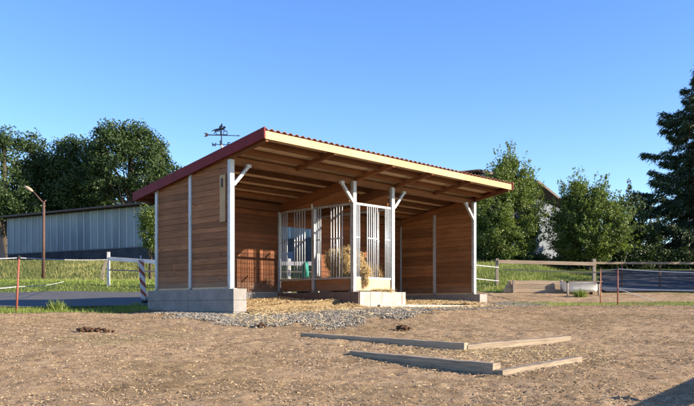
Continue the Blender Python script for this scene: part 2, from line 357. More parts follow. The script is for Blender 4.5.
# plinths built of bevelled blocks
def plinth(u0, u1, v0, v1, mat, along, bl, courses, name='plinth', zb=-.55, zt=ZP):
    m = MB(); hh = .26
    z = zt; row = 0
    while z > zb:
        a0, a1 = (u0, u1) if along == 'u' else (v0, v1); p = a0 - (bl/2 if row % 2 and courses else 0)
        while p < a1-.01:
            q0, q1 = max(p, a0), min(p+bl, a1)
            if q1-q0 > .04:
                j = random.uniform(-.003, .003); g_ = .004
                if along == 'u': m.box((q0+g_, v0+j, z-hh+g_), (q1-g_, v1+j, z-g_*.5))
                else: m.box((u0+j, q0+g_, z-hh+g_), (u1+j, q1-g_, z-g_*.5))
            p += bl
        z -= hh; row += 1
    i_ = .02
    m.box((u0+i_, v0+i_, zb), (u1-i_, v1-i_, zt-i_), .2)
    return m.build(name, mat, sh, bevel=.009)
plinth(-.15, .218, -.29, 3.21, M['conc'], 'v', 1.75, False)
plinth(9.40, 9.81, -.29, 3.21, M['conc'], 'v', 1.75, False)
plinth(.222, 3.846, 2.80, 3.12, M['conc'], 'u', .9, True)
plinth(5.704, 9.396, 2.80, 3.12, M['conc'], 'u', .9, True)
# rack plinth: upright blocks
m = MB()
uu = 3.85
for w_ in (.40, .47, .47, .35, .16):
    if uu > 5.69: break
    m.box((uu+.004, -.36+random.uniform(-.004, .004), -.5), (min(uu+w_, 5.70)-.004, -.05, ZP-random.uniform(0, .006))); uu += w_
m.box((3.87, -.04, -.5), (5.68, 3.1, ZP-.02), .3)
m.build('plinth', M['concl'], sh, bevel=.01)
m = MB(); v_ = -.34
while v_ < 3.0:
    m.box((3.822, v_+.004, -.5), (3.866, v_+.30-.004, ZP-.012)); v_ += .30
m.build('plinth_shade_facing', M['concd'], sh, bevel=.006)  # thin facing on the plinth side in shade, coloured dark for that shade
# posts
def post(u, v, zt, w=.12, dp=.10, zb=ZP):
    m = MB(); t = .012      # H section
    m.box((u-w/2, v-dp/2, zb), (u+w/2, v-dp/2+t, zt), .5); m.box((u-w/2, v+dp/2-t, zb), (u+w/2, v+dp/2, zt), .5)
    m.box((u-w/2, v-dp/2+t, zb), (u-w/2+t, v+dp/2-t, zt), .5); m.box((u+w/2-t, v-dp/2+t, zb), (u+w/2, v+dp/2-t, zt), .5)
    o = m.build('post', M['steel'], sh, bevel=.004)
    pl = MB(); pl.box((u-w/2-.05, v-dp/2-.04, zb-.004), (u+w/2+.05, v+dp/2+.04, zb+.01)); pl.build('base_plate', M['steel'], o)
    for sx_ in (-1, 1): MB().tube([(u+sx_*(w/2+.025), v-dp/2-.015, zb+.008), (u+sx_*(w/2+.025), v-dp/2-.015, zb+.03)], .011, 6).build('bolt', M['rust'], o)
    return o
for u in (0, UA, UB, UR): post(u, 0, ZT)
for u in (0, UR): post(u, VM, zr(VM)-.12); post(u, VB, zr(VB)-.12)
for u in (UA, UB): post(u, VM, 2.86, .09, .09); post(u, VB, zr(VB)-.12, .11, .11)
# knee braces
for u, sg in ((0, 1), (UA, -1), (UB, 1), (UR, -1)):
    m = MB(); a_ = Vector((u+sg*.05, -.02, 2.84)); b_ = Vector((u+sg*.47, -.02, 3.30))
    m.beam(a_, b_, .075, .075, up=(0, 1, 0), tone=.5); m.box((b_.x-.06, -.07, 3.27), (b_.x+.06, .03, 3.345), .5)
    m.build('brace', M['steel'], sh, bevel=.006)
# walls of horizontal boards
def wall_v(u, v0, v1, inner):      # side wall
    m = MB(); z = ZP+.05; n = 0
    top = lambda v: zr(v)-.105
    while z < top(v0):
        hh = random.choice((.145, .145, .17, .12)); z1 = z+hh-.011
        ua, ub = u-.022+random.uniform(-.004, .004), u+.022+random.uniform(-.004, .004)
        cut = []
        p = v0
        if random.random() < .06: cut = [random.uniform(v0+.3, v1-.3)]
        for q in cut+[v1]:
            a0, a1 = p, q-.003
            za, zb_ = min(z1, top(a0)), min(z1, top(a1))
            if zb_ > z+.01: m.hexa([(ua, a0, z), (ub, a0, z), (ub, a1, z), (ua, a1, z)], [(ua, a0, za), (ub, a0, za), (ub, a1, zb_), (ua, a1, zb_)])
            elif za > z+.01:
                ae = a0+(top(a0)-z)/.159
                m.hexa([(ua, a0, z), (ub, a0, z), (ub, ae, z), (ua, ae, z)], [(ua, a0, za), (ub, a0, za), (ub, ae, z+.002), (ua, ae, z+.002)])
            p = q
        z = z+hh
    m.hexa([(u-.008, v0, ZP+.04), (u+.008, v0, ZP+.04), (u+.008, v1, ZP+.04), (u-.008, v1, ZP+.04)], [(u-.008, v0, top(v0)-.003), (u+.008, v0, top(v0)-.003), (u+.008, v1, top(v1)-.003), (u-.008, v1, top(v1)-.003)], 0)
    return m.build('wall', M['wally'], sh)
def wall_u(v, u0, u1, z0, z1t, mat='wallx'):
    m = MB(); z = z0
    while z < z1t-.02:
        hh = random.choice((.145, .145, .17, .12)); j = random.uniform(-.004, .004); zz = min(z+hh-.011, z1t)
        p = u0
        for q in ([random.uniform(u0+.4, u1-.4)] if (random.random() < .2 and u1-u0 > 2) else [])+[u1]:
            m.box((p, v-.022+j, z), (q-.003, v+.022+j, zz)); p = q
        z += hh
    m.box((u0, v-.008, z0), (u1, v+.008, z1t-.003), 0)
    return m.build('wall', M[mat], sh)
for u in (0, UR):
    wall_v(u, .03, VM-.03, 0); wall_v(u, VM+.03, VB-.03, 0)
    for a0, a1 in ((.06, VM-.06), (VM+.06, VB-.06)):
        MB().box((u-.035, a0, ZP-.002), (u+.035, a1, ZP+.045), .8).build('sill_board', M['pale'], sh)
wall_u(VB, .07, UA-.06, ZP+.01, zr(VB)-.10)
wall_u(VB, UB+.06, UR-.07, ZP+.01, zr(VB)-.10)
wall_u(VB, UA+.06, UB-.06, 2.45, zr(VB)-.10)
# pale board with bracket beside the front corner, outside left wall
bd = MB().box((-.062, .14, 2.02), (-.03, .34, 3.08), .8).build('notice_board', M['palev'], sh, bevel=.004)
MB().box((-.085, .22, 2.80), (-.0625, .26, 3.0), .1).build('hook', M['iron'], bd, bevel=.004)
# roof: sheet, purlins, girder, rafters, outriggers
U0, U1 = -.10, 9.62
def roof_sheet():
    n = 54*8; us = np.linspace(U0, U1, n+1); vs = np.array([VF-.05, 0, 1.3, 2.6, VK+.03])
    Uu, Vv = np.meshgrid(us, vs); Zz = zr(Vv)+.012+.021*np.cos(2*np.pi*(Uu-U0)/.18)
    top = np.stack([Uu, Vv, Zz+.006], -1).reshape(-1, 3); bot = np.stack([Uu, Vv, Zz-.003], -1).reshape(-1, 3)
    i = np.arange(top.shape[0]).reshape(len(vs), n+1); k = top.shape[0]
    f = np.stack([i[:-1, :-1], i[:-1, 1:], i[1:, 1:], i[1:, :-1]], -1).reshape(-1, 4); f2 = f[:, ::-1]+k
    e = []
    for r in (0, len(vs)-1):
        q = np.stack([i[r, :-1]+k, i[r, 1:]+k, i[r, 1:], i[r, :-1]], -1); e.append(q)
    return npmesh('roof_sheet', np.concatenate([top, bot]), np.concatenate([f, f2]+e), None, M['roof'], sh, smooth=False)
roof_sheet()
m = MB()          # sheathing seen from below, boards with gaps
v_ = VF+.03
m.hexa([(U0+.03, VF+.02, zr(VF+.02)-.036), (U1-.03, VF+.02, zr(VF+.02)-.036), (U1-.03, VK, zr(VK)-.036), (U0+.03, VK, zr(VK)-.036)],
       [(U0+.03, VF+.02, zr(VF+.02)-.022), (U1-.03, VF+.02, zr(VF+.02)-.022), (U1-.03, VK, zr(VK)-.022), (U0+.03, VK, zr(VK)-.022)], .9)
m.build('sheathing', M['soffit'], sh)
for a_, b_, t_ in ((U0+.002, 3.98, 1), (3.984, 7.2, .6), (7.204, U1-.002, .2)):
    MB().box((a_, VF-.03, zr(VF)-.183), (b_, VF, zr(VF)-.014), t_).build('fascia', M['fascia'], sh, bevel=.003)
MB().box((U0+.03, VK-.03, zr(VK)-.18), (U1-.03, VK, zr(VK)-.04), .5).build('fascia', M['beamx'], sh)
for v_ in np.linspace(VF+.46, VK-.32, 9):
    b_ = .165
    m = MB(); m.hexa([(U0+.02, v_-.035, zr(v_)-b_), (U1-.02, v_-.035, zr(v_)-b_), (U1-.02, v_+.035, zr(v_)-b_), (U0+.02, v_+.035, zr(v_)-b_)],
                     [(U0+.02, v_-.035, zr(v_)-.037), (U1-.02, v_-.035, zr(v_)-.037), (U1-.02, v_+.035, zr(v_+.07)-.035), (U0+.02, v_+.035, zr(v_+.07)-.035)])
    m.build('purlin', M['beamx'], sh)
def vbeam(name, u, v0, v1, w, top, dep, mat='beamy'):
    m = MB(); m.hexa([(u-w/2, v0, zr(v0)-top-dep), (u+w/2, v0, zr(v0)-top-dep), (u+w/2, v1, zr(v1)-top-dep), (u-w/2, v1, zr(v1)-top-dep)],
                     [(u-w/2, v0, zr(v0)-top), (u+w/2, v0, zr(v0)-top), (u+w/2, v1, zr(v1)-top), (u-w/2, v1, zr(v1)-top)])
    return m.build(name, M[mat], sh, bevel=.004)
m = MB().box((U0+.05, .055, zr(.1)-.30), (U1-.05, .145, zr(.1)-.134)); m.build('girder', M['beamx'], sh, bevel=.005)
m = MB().box((.08, VB-.13, zr(VB)-.33), (UR-.08, VB-.06, zr(VB)-.134)); m.build('girder', M['beamx'], sh, bevel=.005)
for u in (2.05, 4.14, 5.75, 7.55): vbeam('outrigger', u, VF+.002, .05, .09, .10, .115)
for u in (UA, UB): vbeam('rafter', u, .15, VB-.14, .08, .134, .24)
for u in (-.01, UR+.01): vbeam('rafter', u, VF+.003, -.052, .07, .134, .10)
for u in (0.10, UR-.10): vbeam('rafter', u, .15, VB-.14, .07, .134, .16)
# infill boards above the rack side panels
for u in (UA, UB):
    m = MB(); m.hexa([(u-.02, .16, 2.87), (u+.02, .16, 2.87), (u+.02, VB-.15, 2.87), (u-.02, VB-.15, 2.87)],
                     [(u-.02, .16, zr(.16)-.38), (u+.02, .16, zr(.16)-.38), (u+.02, VB-.15, zr(VB)-.36), (u-.02, VB-.15, zr(VB)-.36)])
    m.build('infill_board', M['wally'], sh)
# verge flashing, dark red
for u in (U0-.045, U1+.002):
    m = MB(); a0, a1 = VF-.06, VK+.04; w_ = .043
    m.hexa([(u, a0, zr(a0)-.19), (u+w_, a0, zr(a0)-.19), (u+w_, a1, zr(a1)-.19), (u, a1, zr(a1)-.19)],
           [(u, a0, zr(a0)+.045), (u+w_, a0, zr(a0)+.045), (u+w_, a1, zr(a1)+.045), (u, a1, zr(a1)+.045)])
    m.build('verge_board', M['redmetal'], sh, bevel=.004)
# rack panels: frame with bars and kick board
Z0, Z1 = .90, 2.79
def bar_at(p, a, parent, r=.0145, z0=Z0, z1=Z1):
    x, y = p; MB().tube([(x, y, z0), (x, y, z1)], r, 8, .5).build('bar', M['bar'], parent, smooth=True)
def rack_panel(axis, fixed, a0, a1, groups, clutter=True):
    fr = MB()
    def P(a, z, o=0): return (a, fixed+o, z) if axis == 'u' else (fixed+o, a, z)
    def rail(za, zb_, t=.022, a=a0, b=a1):
        nonlocal fr
        lo = P(a, za, -t); hi = P(b, zb_, t); fr.box(lo, hi, .5)
    rail(Z1, Z1+.06); o = fr.build('rack_panel', M['steel'], sh, bevel=.003)
    fr = MB(); rail(Z0-.05, Z0); fr.build('rail', M['steel'], o, bevel=.003)
    for g0, g1, n in groups:
        if n > 1: fr = MB(); rail(1.93, 1.955, .016, g0-.015, g1+.015); fr.build('rail', M['bar'], o)
    for g0, g1, n in groups:
        for k in range(n):
            a = g0+(g1-g0)*(k/(n-1) if n > 1 else 0); bar_at(P(a, 0)[:2], a, o)
    kb = MB(); lo = P(a0+.045, ZP+.03, -.018); hi = P(a1-.045, Z0-.054, .018); kb.box(lo, hi, .75)
    kb.build('kick_board', M['pale'] if axis == 'u' else M['wally'], o)
    return o
L = UB-UA-.12; a0 = UA+.06
rack_panel('u', 0, a0, a0+L, [(a0+.03, a0+.16, 3), (a0+.47, a0+.87, 6), (a0+1.2, a0+1.39, 4)])
rack_panel('v', UA, .055, VM-.055, [(.10, .10, 1), (.42, .84, 5), (1.24, 1.40, 3)])
rack_panel('v', UA, VM+.055, VB-.06, [(VM+.36, VM+.78, 5), (VM+1.10, VM+1.34, 4)])
rack_panel('v', UB, .055, VM-.055, [(.5, .65, 2)])
rack_panel('v', UB, VM+.055, VB-.06, [(VM+.6, VM+.75, 2)])
MB().box((UA-.075, VM-.03, 2.80), (UA-.052, VM+.03, 2.93), .9).build('lamp_socket', M['whiteball'], sh, bevel=.006)
# ------------------------------------------------------------------ hay in the rack
def heap(name, lobes, n, Ls, w, mat, core, label, cat, kind=None, seed=1):
    mb = MB()
    for i, (c, r) in enumerate(lobes): mb.ball(c, tuple(q*.86 for q in r), 10, .5, .35, i+seed)
    mb.smooth = True
    root = mb.build(name, core); pts = []
    for c, r in lobes:
        k = int(n*(r[0]*r[1]*r[2])**(1/1.5)/sum((q[1][0]*q[1][1]*q[1][2])**(1/1.5) for q in lobes))
        d = RNG.normal(0, 1, (k, 3)); d /= np.linalg.norm(d, axis=1)[:, None]
        pts.append(np.array(c)+d*np.array(r)*RNG.uniform(.82, 1.06, (k, 1)))
    v, f = strands(np.concatenate(pts), Ls, w, .7)
    o = npmesh('strand', v, f, RNG.uniform(0, 1, len(f)), mat, root); tag(o, kind='stuff')
    return tag(root, label, cat, kind=kind)
def wl(u, v, z): return tuple(W(u, v, z))
heap('hay_bale', [(wl(4.62, .78, 1.10), (.50, .50, .66)), (wl(4.35, .55, 1.2), (.27, .3, .45)), (wl(4.95, .6, .95), (.38, .36, .42)), (wl(4.5, .3, .9), (.3, .2, .36)),
                  (wl(4.33, 1.1, 1.38), (.24, .26, .3)), (wl(5.25, .34, .92), (.2, .22, .36)), (wl(5.15, .9, .95), (.3, .4, .45)), (wl(4.4, 1.9, .78), (.28, .5, .22)), (wl(5.2, 1.8, .8), (.3, .5, .3))],
     9000, (.08, .24), .008, M['hay'], M['haycore'], 'torn golden hay bale heaped behind the bars of the rack', 'hay')
heap('hay_tuft', [(wl(4.40, -.07, 1.02), (.10, .10, .16)), (wl(4.38, -.10, .80), (.06, .05, .17))], 700, (.06, .2), .008, M['hay'], M['haycore'],
     'tuft of hay spilling out over the pale kick board of the rack', 'hay')
heap('hay_wisp', [(wl(4.9, -.16, .545), (.35, .12, .035))], 500, (.06, .2), .007, M['hay'], M['haycore'],
     'thin wisp of hay lying on the pale block plinth below the rack', 'hay')
# teal net
mb = MB(); mb.smooth = True
for i, (u, v, z, r) in enumerate([(4.55, 2.35, .72, (.2, .2, .26)), (4.50, 2.38, 1.06, (.10, .10, .36)), (4.72, 2.3, .72, (.13, .12, .24)), (4.36, 2.42, .68, (.12, .1, .2)), (4.74, 2.3, 1.0, (.05, .05, .18))]):
    mb.ball(wl(u, v, z), r, 10, .5, .5, i*3)
tag(mb.build('hay_net', M['teal']), 'crumpled teal green hay net standing behind the left rack bars', 'hay net')
# ------------------------------------------------------------------ weather vane
vp = W(.14, .54, 0); vz = P0.z+zr(.54)+.07
vane = tag(empty('weather_vane', (vp.x, vp.y, vz)), 'dark iron weather vane with horse and rider on the shelter roof', 'weather vane')
MB().tube([(0, 0, -.09), (0, 0, .56)], .013, 8).build('mast', M['iron'], vane)
MB().tube([(0, 0, -.09), (0, 0, -.03)], .03, 10).build('foot', M['iron'], vane)
MB().ball((.012, -.012, .16), (.030, .030, .045), 8).build('ball', M['whiteball'], vane, smooth=True)
MB().ball((0, 0, .215), (.03, .03, .03), 8).build('hub', M['iron'], vane, smooth=True)
MB().ball((0, 0, .29), (.02, .02, .025), 8).build('hub', M['iron'], vane, smooth=True)
MB().tube([(-.14, 0, .212), (.14, 0, .212)], .008, 6).build('compass_arm', M['iron'], vane)
MB().tube([(0, -.14, .206), (0, .14, .206)], .008, 6).build('compass_arm', M['iron'], vane)
def letter(ch, x, y, ax):
    mb = MB(); t = .018; h = .080
    segs = {'W': [((-.045, h), (-.026, 0)), ((-.026, 0), (0, h*.7)), ((0, h*.7), (.026, 0)), ((.026, 0), (.045, h))],
            'E': [((-.025, 0), (-.025, h)), ((-.025, 0), (.03, 0)), ((-.025, h/2), (.022, h/2)), ((-.025, h), (.03, h))],
            'N': [((-.028, 0), (-.028, h)), ((-.028, h), (.028, 0)), ((.028, 0), (.028, h))],
            'S': [((-.028, 0), (.028, 0)), ((.028, 0), (.028, h/2)), ((.028, h/2), (-.028, h/2)), ((-.028, h/2), (-.028, h)), ((-.028, h), (.028, h))]}[ch]
    for p, q in segs:
        A = Vector((x, y, .175))+Vector(ax)*p[0]+Vector((0, 0, p[1])); B = Vector((x, y, .175))+Vector(ax)*q[0]+Vector((0, 0, q[1]))
        mb.beam(A, B, t, t, up=(-ax[1], ax[0], 0))
    return mb.build('letter', M['iron'], vane)
letter('W', -.17, 0, (1, 0, 0)); letter('E', .17, 0, (1, 0, 0)); letter('N', 0, .16, (0, 1, 0)); letter('S', 0, -.16, (0, 1, 0))
X_, Z_ = (1, 0, 0), (0, 0, 1)
ar = MB().tube([(-.30, 0, .435), (.40, 0, .415)], [.012, .008], 6); ar.build('arrow_shaft', M['iron'], vane)
MB().poly([(-.40, .048), (-.33, .040), (-.285, 0), (-.33, -.040), (-.40, -.048), (-.365, 0)], (0, 0, .436), X_, Z_, .008).build('arrow_tail', M['copper'], vane)
MB().poly([(.37, .018), (.44, 0), (.37, -.018)], (0, 0, .415), X_, Z_, .008).build('arrow_tip', M['copper'], vane)
hd = MB()
for x in (-.12, -.02, .05, .13): hd.beam((x, 0, .43), (x, 0, .525), .014, .012, up=(0, 1, 0))
hd.beam((-.125, 0, .52), (-.015, 0, .52), .014, .014); hd.beam((.045, 0, .52), (.135, 0, .52), .014, .014); hd.beam((-.14, 0, .438), (.14, 0, .438), .02, .014)
hd.build('jump_fence', M['iron'], vane)
horse = [(-.225, .50), (-.215, .535), (-.175, .555), (-.12, .575), (-.06, .585), (-.015, .60), (.03, .60), (.055, .625), (.075, .638), (.085, .628), (.105, .600),
         (.10, .588), (.082, .590), (.07, .575), (.068, .56), (.09, .548), (.075, .535), (.05, .545), (.015, .54), (-.05, .535), (-.10, .525), (-.13, .505), (-.165, .455), (-.18, .46), (-.15, .51), (-.165, .53), (-.20, .525)]
MB().poly(horse, (0, 0, 0), X_, Z_, .008).build('horse', M['iron'], vane)
rider = [(-.045, .585), (-.055, .61), (-.03, .645), (-.005, .655), (-.012, .675), (0, .692), (.02, .69), (.026, .672), (.018, .655), (.045, .625), (.062, .612), (.05, .605), (.02, .62), (.012, .60), (.02, .57), (.01, .545), (-.005, .548), (0, .575)]
MB().poly(rider, (0, -.011, 0), X_, Z_, .008).build('rider', M['iron'], vane)
# ------------------------------------------------------------------ ground timbers, kerb
def timber(a, b, w, h, label, mat='slab', sunk=.02, seg=14, cat='timber beam', flip=0, wob=.004, dip=0):
    a = Vector((a[0], a[1], H(*a)-dip)); b = Vector((b[0], b[1], H(*b))); L_ = (b-a).length; d = (b-a).normalized()
    o_ = empty('timber_beam', a); o_.rotation_euler = d.to_track_quat('X', 'Z').to_euler()
    m = MB()
    m.beam((0, flip*w/2, h/2-sunk), (L_, flip*w/2, h/2-sunk), w, h, seg=seg, wob=wob)
    ob = m.build('timber_beam', M[mat], bevel=.008); ob.location = o_.location; ob.rotation_euler = o_.rotation_euler
    bpy.data.objects.remove(o_)
    ob.name = 'timber_beam'
    return tag(ob, label, cat, 'timber edging beams sunk in the paddock')
timber((-.76, 12.37), (1.66, 10.77), .13, .16, 'longest weathered beam of the rear angle, its near face in shade', sunk=.05, flip=1, dip=.05)
timber((1.72, 10.84), (3.52, 11.92), .14, .12, 'sunlit pale beam of the rear angle, running away to the right', sunk=.04, flip=1)
timber((.03, 10.42), (1.66, 8.66), .15, .20, 'split dark-faced beam of the front angle, nearest the camera', sunk=.07, flip=1, dip=.07)
timber((1.76, 8.58), (3.02, 9.74), .13, .12, 'short sunlit beam of the front angle, half covered by straw', sunk=.055, flip=1)
k = MB(); k.box((4.08, -.86, -.30), (6.38, -.75, .165)); k.box((6.39, -.86, -.30), (8.70, -.75, .16))
kerb = k.build('concrete_kerb', M['concl'], bevel=.012); kerb.location = P0; kerb.rotation_euler = (0, 0, YAW)
tag(kerb, 'pale concrete kerb edging the ground before the hay rack', 'kerb')
# ------------------------------------------------------------------ near ground litter
def tri_area(n, xr, yr, pw=1.0):
    x = RNG.uniform(*xr, n); y = yr[0]+(yr[1]-yr[0])*RNG.uniform(0, 1, n)**pw; return x, y
def outside_shelter(x, y):
    u, v = UV(x, y); return ~((u > -.2) & (u < 9.9) & (v > -.05) & (v < 3.3))
n = 42000; x, y = tri_area(n, (-1, 1), (5.5, 26), 1.35); x = x*(y*.5+1)
k_ = outside_shelter(x, y) & (grassmask(x, y) < .5); x, y = x[k_], y[k_]
dens = vnoise(x, y, .9, 11)*.6+vnoise(x, y, 3, 12)*.5; k_ = RNG.uniform(.15, .8, len(x)) < dens; x, y = x[k_], y[k_]
v, f, t = stones(onground(x, y, .004), (.004, .014), .6)
tag(npmesh('soil_clods', v, f, t, M['clod']), 'loose dry crumbs and clods of trodden paddock soil', 'soil', kind='stuff')
bx, by = [], []
for p_, q_, off in (((-.76, 12.37), (1.66, 10.77), -.03), ((.03, 10.42), (1.66, 8.66), -.03), ((1.72, 10.84), (3.52, 11.92), -.03), ((1.76, 8.58), (3.02, 9.74), -.03)):
    d_ = np.array(q_)-np.array(p_); L_ = np.linalg.norm(d_); nn = np.array([-d_[1], d_[0]])/L_
    t_ = RNG.uniform(-.02, 1.02, 260); o_ = off-np.abs(RNG.normal(0, .07, 260)); bx.append(p_[0]+d_[0]*t_+nn[0]*o_); by.append(p_[1]+d_[1]*t_+nn[1]*o_)
bx = np.concatenate(bx); by = np.concatenate(by); v, f, t = stones(onground(bx, by, .008), (.005, .018), .5)
tag(npmesh('banked_soil', v, f, t, M['clod']), 'crumbs of soil banked up against the sunk timber beams', 'soil', kind='stuff')
n = 60000; x, y = tri_area(n, (-1, 1), (5.5, 26), 1.3); x = x*(y*.5+1)
k_ = outside_shelter(x, y) & (grassmask(x, y) < .6); x, y = x[k_], y[k_]
boost = np.exp(-(((x-2.3)/1.3)**2+((y-10.6)/.9)**2))*.9+np.exp(-(((x-2.0)/1.0)**2+((y-9.3)/.7)**2))*.5
k_ = RNG.uniform(0, 1, len(x)) < (.015+.22*vnoise(x, y, .7, 21)**3+boost); x, y = x[k_], y[k_]
x2 = RNG.normal(2.3, .8, 4500); y2 = RNG.normal(10.75, .36, 4500); x3 = RNG.normal(1.9, .7, 2000); y3 = RNG.normal(9.6, .33, 2000)
x = np.concatenate([x, x2, x3]); y = np.concatenate([y, y2, y3])
v, f = strands(onground(x, y, .012), (.015, .065), .004, .25)
tag(npmesh('straw_litter', v, f, RNG.uniform(.1, 1, len(f)), M['straw']), 'loose straw bits strewn over the paddock', 'straw', kind='stuff')
n = 110000; x, y = tri_area(n, (-1, 1), (5.5, 25), 1.2); x = x*(y*.5+1)
k_ = outside_shelter(x, y) & (grassmask(x, y) < .6) & (RNG.uniform(0, 1, n) < .14+.9*vnoise(x, y, 1.1, 51)**2.5); x, y = x[k_], y[k_]
v, f = strands(onground(x, y, .012), (.012, .045), .008, .3)
tag(npmesh('plant_litter', v, f, RNG.uniform(0, 1, len(f)), M['litter']), 'dark crumbled dung and leaf bits trodden into the paddock', 'plant litter', kind='stuff')
# gravel patch before the left bay, and a smaller one past the right end
gx = RNG.uniform(-4.4, 4.0, 36000); gy = RNG.uniform(13.2, 20.5, 36000)
kk = (RNG.uniform(0, 1, len(gx)) < gravelmask(gx, gy)) & outside_shelter(gx, gy); gp = np.stack([gx[kk], gy[kk]], -1)
gp2 = np.stack([RNG.uniform(0, 1, 2400), RNG.uniform(0, 1, 2400)], -1)
A = [W(9.85, -.9), W(9.9, .9)]; q = np.array([[W(9.85+a*2.6, -1.2+b*1.9).x, W(9.85+a*2.6, -1.2+b*1.9).y] for a, b in gp2])
gp3 = np.array([[W(-.22-abs(random.gauss(0, .35)), random.uniform(-.5, 1.2)).xy[:] for _ in range(900)]]).reshape(-1, 2)
allp = np.concatenate([gp, q, gp3])
v, f, t = stones(onground(allp[:, 0], allp[:, 1], .012+0*allp[:, 0]), (.010, .040), .7)
tag(npmesh('gravel', v, f, t, M['gravel']), 'grey gravel spread along the front of the shelter', 'gravel', kind='stuff')
# straw bedding: humped sheet of strands along the front and under the roof
def bedh(u, v):
    b = .10*np.exp(-((v+.15)/.5)**2)*(u < 3.9)*(.6+.8*vnoise(u, v, 1.8, 31)) + .24*(v > .3)*np.ones_like(u)*(.5+.5*vnoise(u, v, 1.5, 33))
    return b
n = 30000; u = RNG.uniform(.23, 3.82, n); v_ = RNG.uniform(-1.7, 2.75, n)
k_ = RNG.uniform(0, 1, n) < np.where(v_ < -.35, np.clip((v_+1.7)/1.3, 0, 1)**1.5*.9, 1); u, v_ = u[k_], v_[k_]
X = P0.x+u*CU-v_*SU; Y = P0.y+u*SU+v_*CU
n3 = 9000; u3 = RNG.uniform(5.75, 9.35, n3); v3 = RNG.uniform(-.7, 2.7, n3); X3 = P0.x+u3*CU-v3*SU; Y3 = P0.y+u3*SU+v3*CU
n4 = 6000; u4 = RNG.uniform(3.2, 8.9, n4); v4 = RNG.normal(-.9, .28, n4); X4 = P0.x+u4*CU-v4*SU; Y4 = P0.y+u4*SU+v4*CU
up = np.concatenate([u, u3, u4]); vp_ = np.concatenate([v_, v3, v4]); Xa = np.concatenate([X, X3, X4]); Ya = np.concatenate([Y, Y3, Y4])
n5 = 7000; x5 = RNG.uniform(-2.6, 3.6, n5); y5 = RNG.uniform(13.8, 19.5, n5); k_ = (RNG.uniform(0, 1, n5) < gravelmask(x5, y5)*(.15+.9*vnoise(x5, y5, 1.5, 71)**2)); x5, y5 = x5[k_], y5[k_]
bh = np.concatenate([bedh(u, v_), .04+.10*vnoise(u3, v3, 1.2, 35), .01+0*u4, .03+0*x5]); Xa = np.concatenate([Xa, x5]); Ya = np.concatenate([Ya, y5])
pp = np.stack([Xa, Ya, hgt(Xa, Ya)+bh+RNG.uniform(-.02, .02, len(Xa))], -1)
v, f = strands(pp, (.05, .2), .009, .3)
tag(npmesh('straw_bedding', v, f, RNG.uniform(0, 1, len(f)), M['straw']), 'golden straw bedding spilling from the left bay', 'straw', kind='stuff')
# compact bedding body below the strands
def bedsheet(name, u0, u1, v0, v1, hf):
    Uu, Vv = np.meshgrid(np.linspace(u0, u1, 60), np.linspace(v0, v1, 50)); X = P0.x+Uu*CU-Vv*SU; Y = P0.y+Uu*SU+Vv*CU
    Z = hgt(X, Y)+hf(Uu, Vv)-.02; i = np.arange(X.size).reshape(X.shape); f = np.stack([i[:-1, :-1], i[:-1, 1:], i[1:, 1:], i[1:, :-1]], -1).reshape(-1, 4)
    return tag(npmesh(name, np.stack([X, Y, Z], -1).reshape(-1, 3), f, None, M['haycore'], smooth=True), kind='structure')
bedsheet('shelter_floor', .22, 3.83, -.5, 2.79, bedh)
bedsheet('shelter_floor', 5.71, 9.39, -.4, 2.79, lambda a, b: .04+.10*vnoise(a, b, 1.2, 35))
# ------------------------------------------------------------------ dung
def dung(px, y, d, n, spread, label, seed):
    random.seed(seed); p = at(px, y, d); c = (p.x, p.y); mb = MB(); mb.smooth = True
    for i in range(n):
        x = c[0]+random.gauss(0, spread); yy = c[1]+random.gauss(0, spread*.7); r = random.uniform(.03, .05)
        e = math.exp(-((x-c[0])**2+(yy-c[1])**2)/(spread**2)); mb.ball((x, yy, H(x, yy)+r*.6+e*.05*random.random()), (r, r*.9, r*.75), 6, .5, .4, i)
    tag(mb.build('dung_pile', M['dung']), label, 'dung', 'dung piles on the paddock')
dung(85, 330.5, 13.2, 16, .10, 'dark brown dung pile, the larger one left on the paddock', 1)
dung(103, 331, 13.2, 7, .08, 'small flat dung scatter right beside the larger pile', 2)
dung(262, 325.5, 13.8, 8, .07, 'small dung heap beside the gravel before the shelter', 3)
dung(401, 326, 13.7, 9, .08, 'dark dung heap on the ground before the hay rack', 4)
random.seed(11)
# ------------------------------------------------------------------ poles, tapes, fences
def G(px, d): x = (px-347)/F*d; return Vector((x, d, H(x, d)))
def pole(name, px, d, top_y, r, mat, label, cat, group=None, leanx=0):
    g_ = G(px, d); t = at(px, top_y, d); o = empty(name, g_)
    h = t.z-g_.z
    MB().tube([(0, 0, -.2), (leanx, 0, h)], [r, r*.9], 8).build('rod', mat, o, smooth=True)
    MB().tube([(leanx*.97, 0, h-.05), (leanx, 0, h+.02)], r*1.5, 8).build('insulator', M['rubber'], o)
    return tag(o, label, cat, group)
pole('fence_pole', 16, 17, 256.5, .026, M['redpole'], 'leaning faded red fence pole in the grass at far left', 'fence pole', 'thin painted fence poles', .065)
pole('fence_pole', 617.7, 25.4, 267.5, .024, M['redpole'], 'taller dark red pole right of the orange one', 'fence pole', 'thin painted fence poles')
pole('fence_pole', 600.5, 26.2, 268, .022, M['orangepole'], 'thin orange pole next to the white trough', 'fence pole', 'thin painted fence poles')
def tape(pts, r, mat, label, sag=.0, cat='fence tape', flat=True):
    mb = MB(); P = []
    for a, b in zip(pts[:-1], pts[1:]):
        for k in range(12):
            t = k/12; p = a.lerp(b, t); p.z -= sag*4*t*(1-t); P.append(p)
    P.append(pts[-1])
    mb.tube(P, r, 5); return tag(mb.build('fence_tape', mat), label, cat, 'fence tapes strung between poles')
tape([at(-60, 257, 16), at(18.6, 257.8, 17), at(108, 259.6, 30)], .009, M['tape'], 'upper white tape running from the red pole to the white post', .03)
